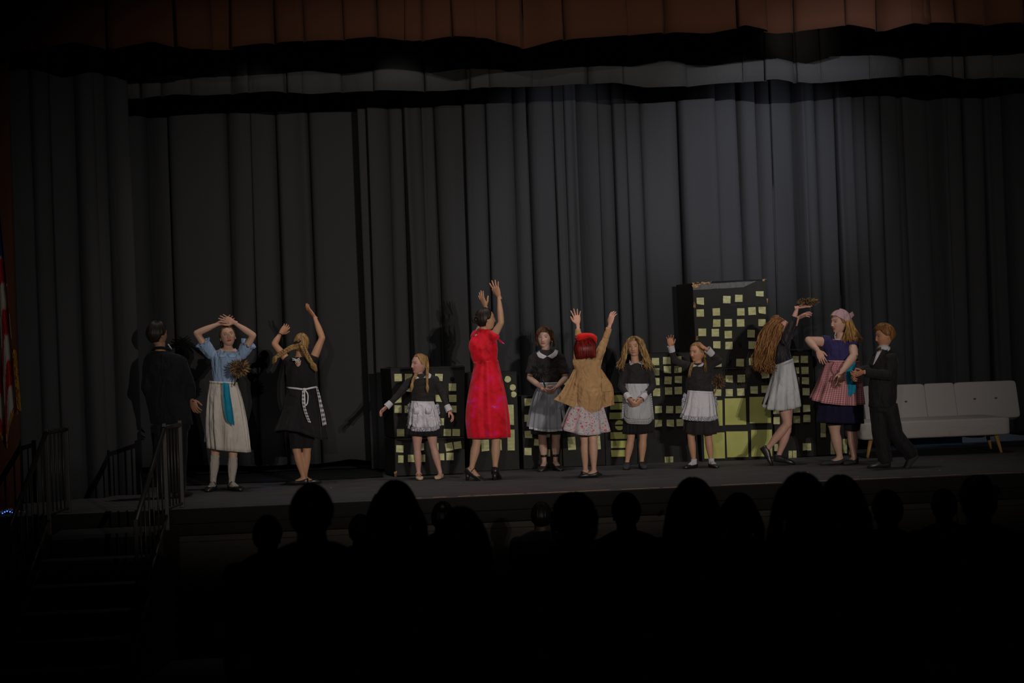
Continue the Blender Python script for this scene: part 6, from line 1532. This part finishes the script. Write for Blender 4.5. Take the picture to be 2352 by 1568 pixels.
def audience(label, px, top, width, hairw=None, style='short', hair=None, cloth=None, turn=0, headw=0.165, body=1.0, seat_label=None, skin=(0.06, 0.035, 0.025)):
    global seat_proto
    Z = F_PX * headw / width; c0 = P(px, top, Z); gz_ = house_z(Z)
    k = (c0[2] - gz_) / 1.25
    hs = 0.215 * min(1.05, max(0.8, k))
    hc = c0 - np.array([0, 0, 0.107 * hs / 0.225 + 0.012])
    f = Fig(label, (px, top), max(0.8, k), skin, Z=Z); f.base = np.array([c0[0], c0[1] - .0, gz_])
    fr = facing(180 + turn, 0, 0); S_, Fd, _u = fr; X = np.array([S_[0], S_[1], 0]); 
    B = lambda x, y, z: np.array([c0[0], c0[1], 0]) + X * x * k * body + np.array([Fd[0], Fd[1], 0]) * y * k + np.array([0, 0, 1]) * (gz_ + z * k)
    rg_ = lambda z, w_, d_, y=0.0, n=20: ring(B(0, y, z), X * w_ * k * body, np.array([Fd[0], Fd[1], 0]) * d_ * k, n)
    f.body.grid(np.array([rg_(.46, .17, .12, -.06), rg_(.60, .15, .11, -.06), rg_(.80, .17, .115, -.04), rg_(.94, .20, .10, -.02), rg_(.99, .15, .08, -.01), rg_(1.02, .07, .065, 0)]), True, True, True)
    f.body.tube([B(0, 0, .98), hc - np.array([0, 0, .02])], [.062 * k, .055 * k], 14)
    for s_ in (-1, 1):
        a_, b_, c_, d_ = B(.18 * s_, -.02, .93), B(.23 * s_, .05, .68), B(.12 * s_, .26, .58), B(.08 * s_, .32, .57)
        f.seg(f.body, a_, b_, .052 * k, .042 * k); f.seg(f.body, b_, c_, .042 * k, .028 * k)
        hand(f.hands, c_, d_ - c_, -X * s_ + np.array([0, 0, .3]), .95 * k, 'R' if s_ > 0 else 'L', .5)
        h_, k_, an = B(.09 * s_, -.02, .50), B(.11 * s_, .40, .50), B(.11 * s_, .42, .07)
        f.seg(f.body, h_, k_, .085 * k, .06 * k); f.seg(f.body, k_, an, .056 * k, .035 * k)
        f.body.ell(an + np.array([Fd[0], Fd[1], 0]) * .07 * k - [0, 0, .03 * k], X * .045 * k, np.array([Fd[0], Fd[1], 0]) * .13 * k, np.array([0, 0, .035 * k]))
    V, F = remesh(f.body, .016, 3)
    h = Head(hc, fr, hs, f.skin)
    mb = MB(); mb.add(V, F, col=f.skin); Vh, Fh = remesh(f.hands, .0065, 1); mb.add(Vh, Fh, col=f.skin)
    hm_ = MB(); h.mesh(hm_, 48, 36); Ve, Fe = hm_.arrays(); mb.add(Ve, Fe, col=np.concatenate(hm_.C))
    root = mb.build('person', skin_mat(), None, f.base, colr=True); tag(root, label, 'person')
    # clothes
    g = MB(); g.grid(np.array([rg_(.44, .19, .15, -.05), rg_(.60, .17, .13, -.06), rg_(.80, .185, .13, -.04), rg_(.935, .215, .115, -.02), rg_(1.0, .15, .09, -.01), rg_(1.035, .08, .075, 0)]), True, True, True)
    for s_ in (-1, 1):
        a_, b_, c_ = B(.19 * s_, -.02, .93), B(.235 * s_, .05, .68), B(.14 * s_, .24, .585)
        g.tube([a_, b_], [.066 * k, .056 * k], 14); g.sph(a_, .066 * k); g.sph(b_, .056 * k); g.tube([b_, c_], [.056 * k, .042 * k], 14)
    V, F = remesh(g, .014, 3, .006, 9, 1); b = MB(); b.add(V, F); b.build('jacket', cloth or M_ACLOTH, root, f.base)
    g = MB()
    for s_ in (-1, 1):
        h_, k_, an = B(.09 * s_, -.04, .51), B(.11 * s_, .40, .505), B(.11 * s_, .42, .10)
        g.tube([h_, k_, an], [.105 * k, .08 * k, .06 * k], 14); g.sph(k_, .08 * k)
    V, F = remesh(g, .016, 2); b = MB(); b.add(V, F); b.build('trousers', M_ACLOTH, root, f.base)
    b = MB(); hwd = (hairw or headw) / 2
    if style == 'short': h.cap(b, .014, .072, -.01, -.07, temple=58)
    elif style == 'curly':
        h.cap(b, .03, .07, -.03, -.08, temple=56, amp=.003, grooves=46)
        rr = np.random.default_rng(int(px))
        for q in range(700):
            az_ = rr.uniform(60, 300); zz = rr.uniform(-.09, .10); p0 = h.strand_pt(az_, zz, .026); o_ = norm(p0 - h.c)
            t_ = norm(np.cross(o_, rr.normal(0, 1, 3))); pts = [p0 + o_ * .004 * j + t_ * .006 * sin(j * 1.5 + q) for j in range(5)]; b.tube(pts, .0028, 4)
    elif style == 'bun':
        h.cap(b, .012, .074, -.01, -.07, temple=60); b.sph(h.w(np.array([0, -.09, .09])), .04 * k, 16, 12)
    else:
        L_ = {'bob': .13, 'long': .30}[style]; h.cap(b, .022, .072, -.03, -.09, temple=55)
        rr = np.random.default_rng(int(px))
        for q in range(90):
            az_ = 62 + rr.uniform(0, 236); p0 = h.strand_pt(az_, .06, .02); p1 = h.strand_pt(az_, 0, .028); o_ = norm((p1 - h.c) * [1, 1, 0])
            w_ = (hwd - .1) * .8; e_ = p1 + o_ * (w_ + .012) - np.array([0, 0, L_ * rr.uniform(.8, 1.05)]); 
            lock(b, [p0, p1, (p1 + e_) / 2 + o_ * .012, e_ + rr.normal(0, .006, 3)], .012, 6, 10, .006, 1.2, rr.uniform(0, 6), .5)
    b.build('hair', hair or M_AHAIR, root, f.base)
    sb_ = (c0[0] - 0.0, c0[1] + .02, gz_)
    lab = 'dark theatre seat under an audience member in the unlit house'
    if seat_proto is None: seat_proto = seat_mesh(sb_, 'seats in the unlit house', lab)
    else:
        r = seat_proto.copy(); COL.objects.link(r); r.location = sb_
        for ch in list(seat_proto.children):
            cc = ch.copy(); COL.objects.link(cc); cc.parent = r
    return h, f
A = audience
A('audience silhouette, tall head below the crossed black shoes', 712, 1113, 112, style='short', headw=.185)
A('audience silhouette, round bushy head left of the stage centre', 904, 1110, 116, style='bob', headw=.215, hairw=.235)
A('audience silhouette, low head half hidden left of the tall one', 612, 1184, 72, style='short', headw=.17)
A('audience silhouette, small head peeking left of the bushy one', 826, 1182, 56, style='short', headw=.17)
A('audience silhouette, long smooth hair below the red dress', 1056, 1170, 118, style='long', headw=.19, hairw=.2)
A('audience silhouette, small head beyond the smooth long hair', 1016, 1152, 54, style='bun', headw=.17)
A('audience silhouette, pale curly hair rim lit beneath the tan cardigan', 1317, 1142, 122, style='curly', hair=M_AGREY, headw=.235, turn=8)
A('audience silhouette, narrow head left of the pale curls', 1242, 1153, 46, style='short', headw=.165)
A('audience silhouette, small neat head beneath the gingham-edged apron', 1436, 1132, 66, style='short', headw=.168)
hA, fA = A('audience silhouette with a gold hair clip below the tower', 1590, 1103, 108, style='long', headw=.20, hairw=.24)
A('audience silhouette, rounded bob right of the gold hair clip', 1696, 1137, 88, style='bob', headw=.19)
A('audience silhouette, wide long hair below the leaning dancer', 1840, 1092, 140, style='long', headw=.225, hairw=.27, body=1.1)
A('audience silhouette, head below the girl in the pink kerchief', 1930, 1097, 100, style='bob', headw=.19, hairw=.21)
A('audience silhouette with lit shoulder below the boy in black', 2036, 1126, 74, style='short', headw=.17, cloth=M_ACLOTH2)
A('audience silhouette, small head below the sofa', 2166, 1124, 60, style='short', headw=.17)
hB, fB = A('audience silhouette with peaked hair at the far right, broad shoulders', 2244, 1092, 98, style='bun', headw=.185, body=1.05)
# gold clip and pale programme
M_CLIP = plain('gold_clip', (0.7, 0.42, 0.10), 0.3, 0.8, emis=None)
p0, p1 = fA.p(1511, 1184, -.05), fA.p(1524, 1172, -.05)
b = MB(); b.tube([p0, (p0 + p1) / 2, p1], [.004, .008, .004], 8)
hc_ = [o for o in bpy.data.objects if o.get('label', '').startswith('audience silhouette with a gold')][0]
b.build('hair_clip', M_CLIP, hc_, fA.base)
M_PAPER = plain('programme_paper', (0.30, 0.33, 0.40), 0.7)
Zp = fB.Z + .45; q = [P(2266, 1114, Zp), P(2294, 1116, Zp + .02), P(2300, 1134, Zp - .05), P(2270, 1132, Zp - .06)]
b = MB(); b.add(q, [(0, 1, 2, 3)]); o = b.build('programme', M_PAPER, None, sum(q) / 4, solid=.002, smooth=False)
tag(o, 'pale folded programme held up beside the peaked hair at right', 'paper')
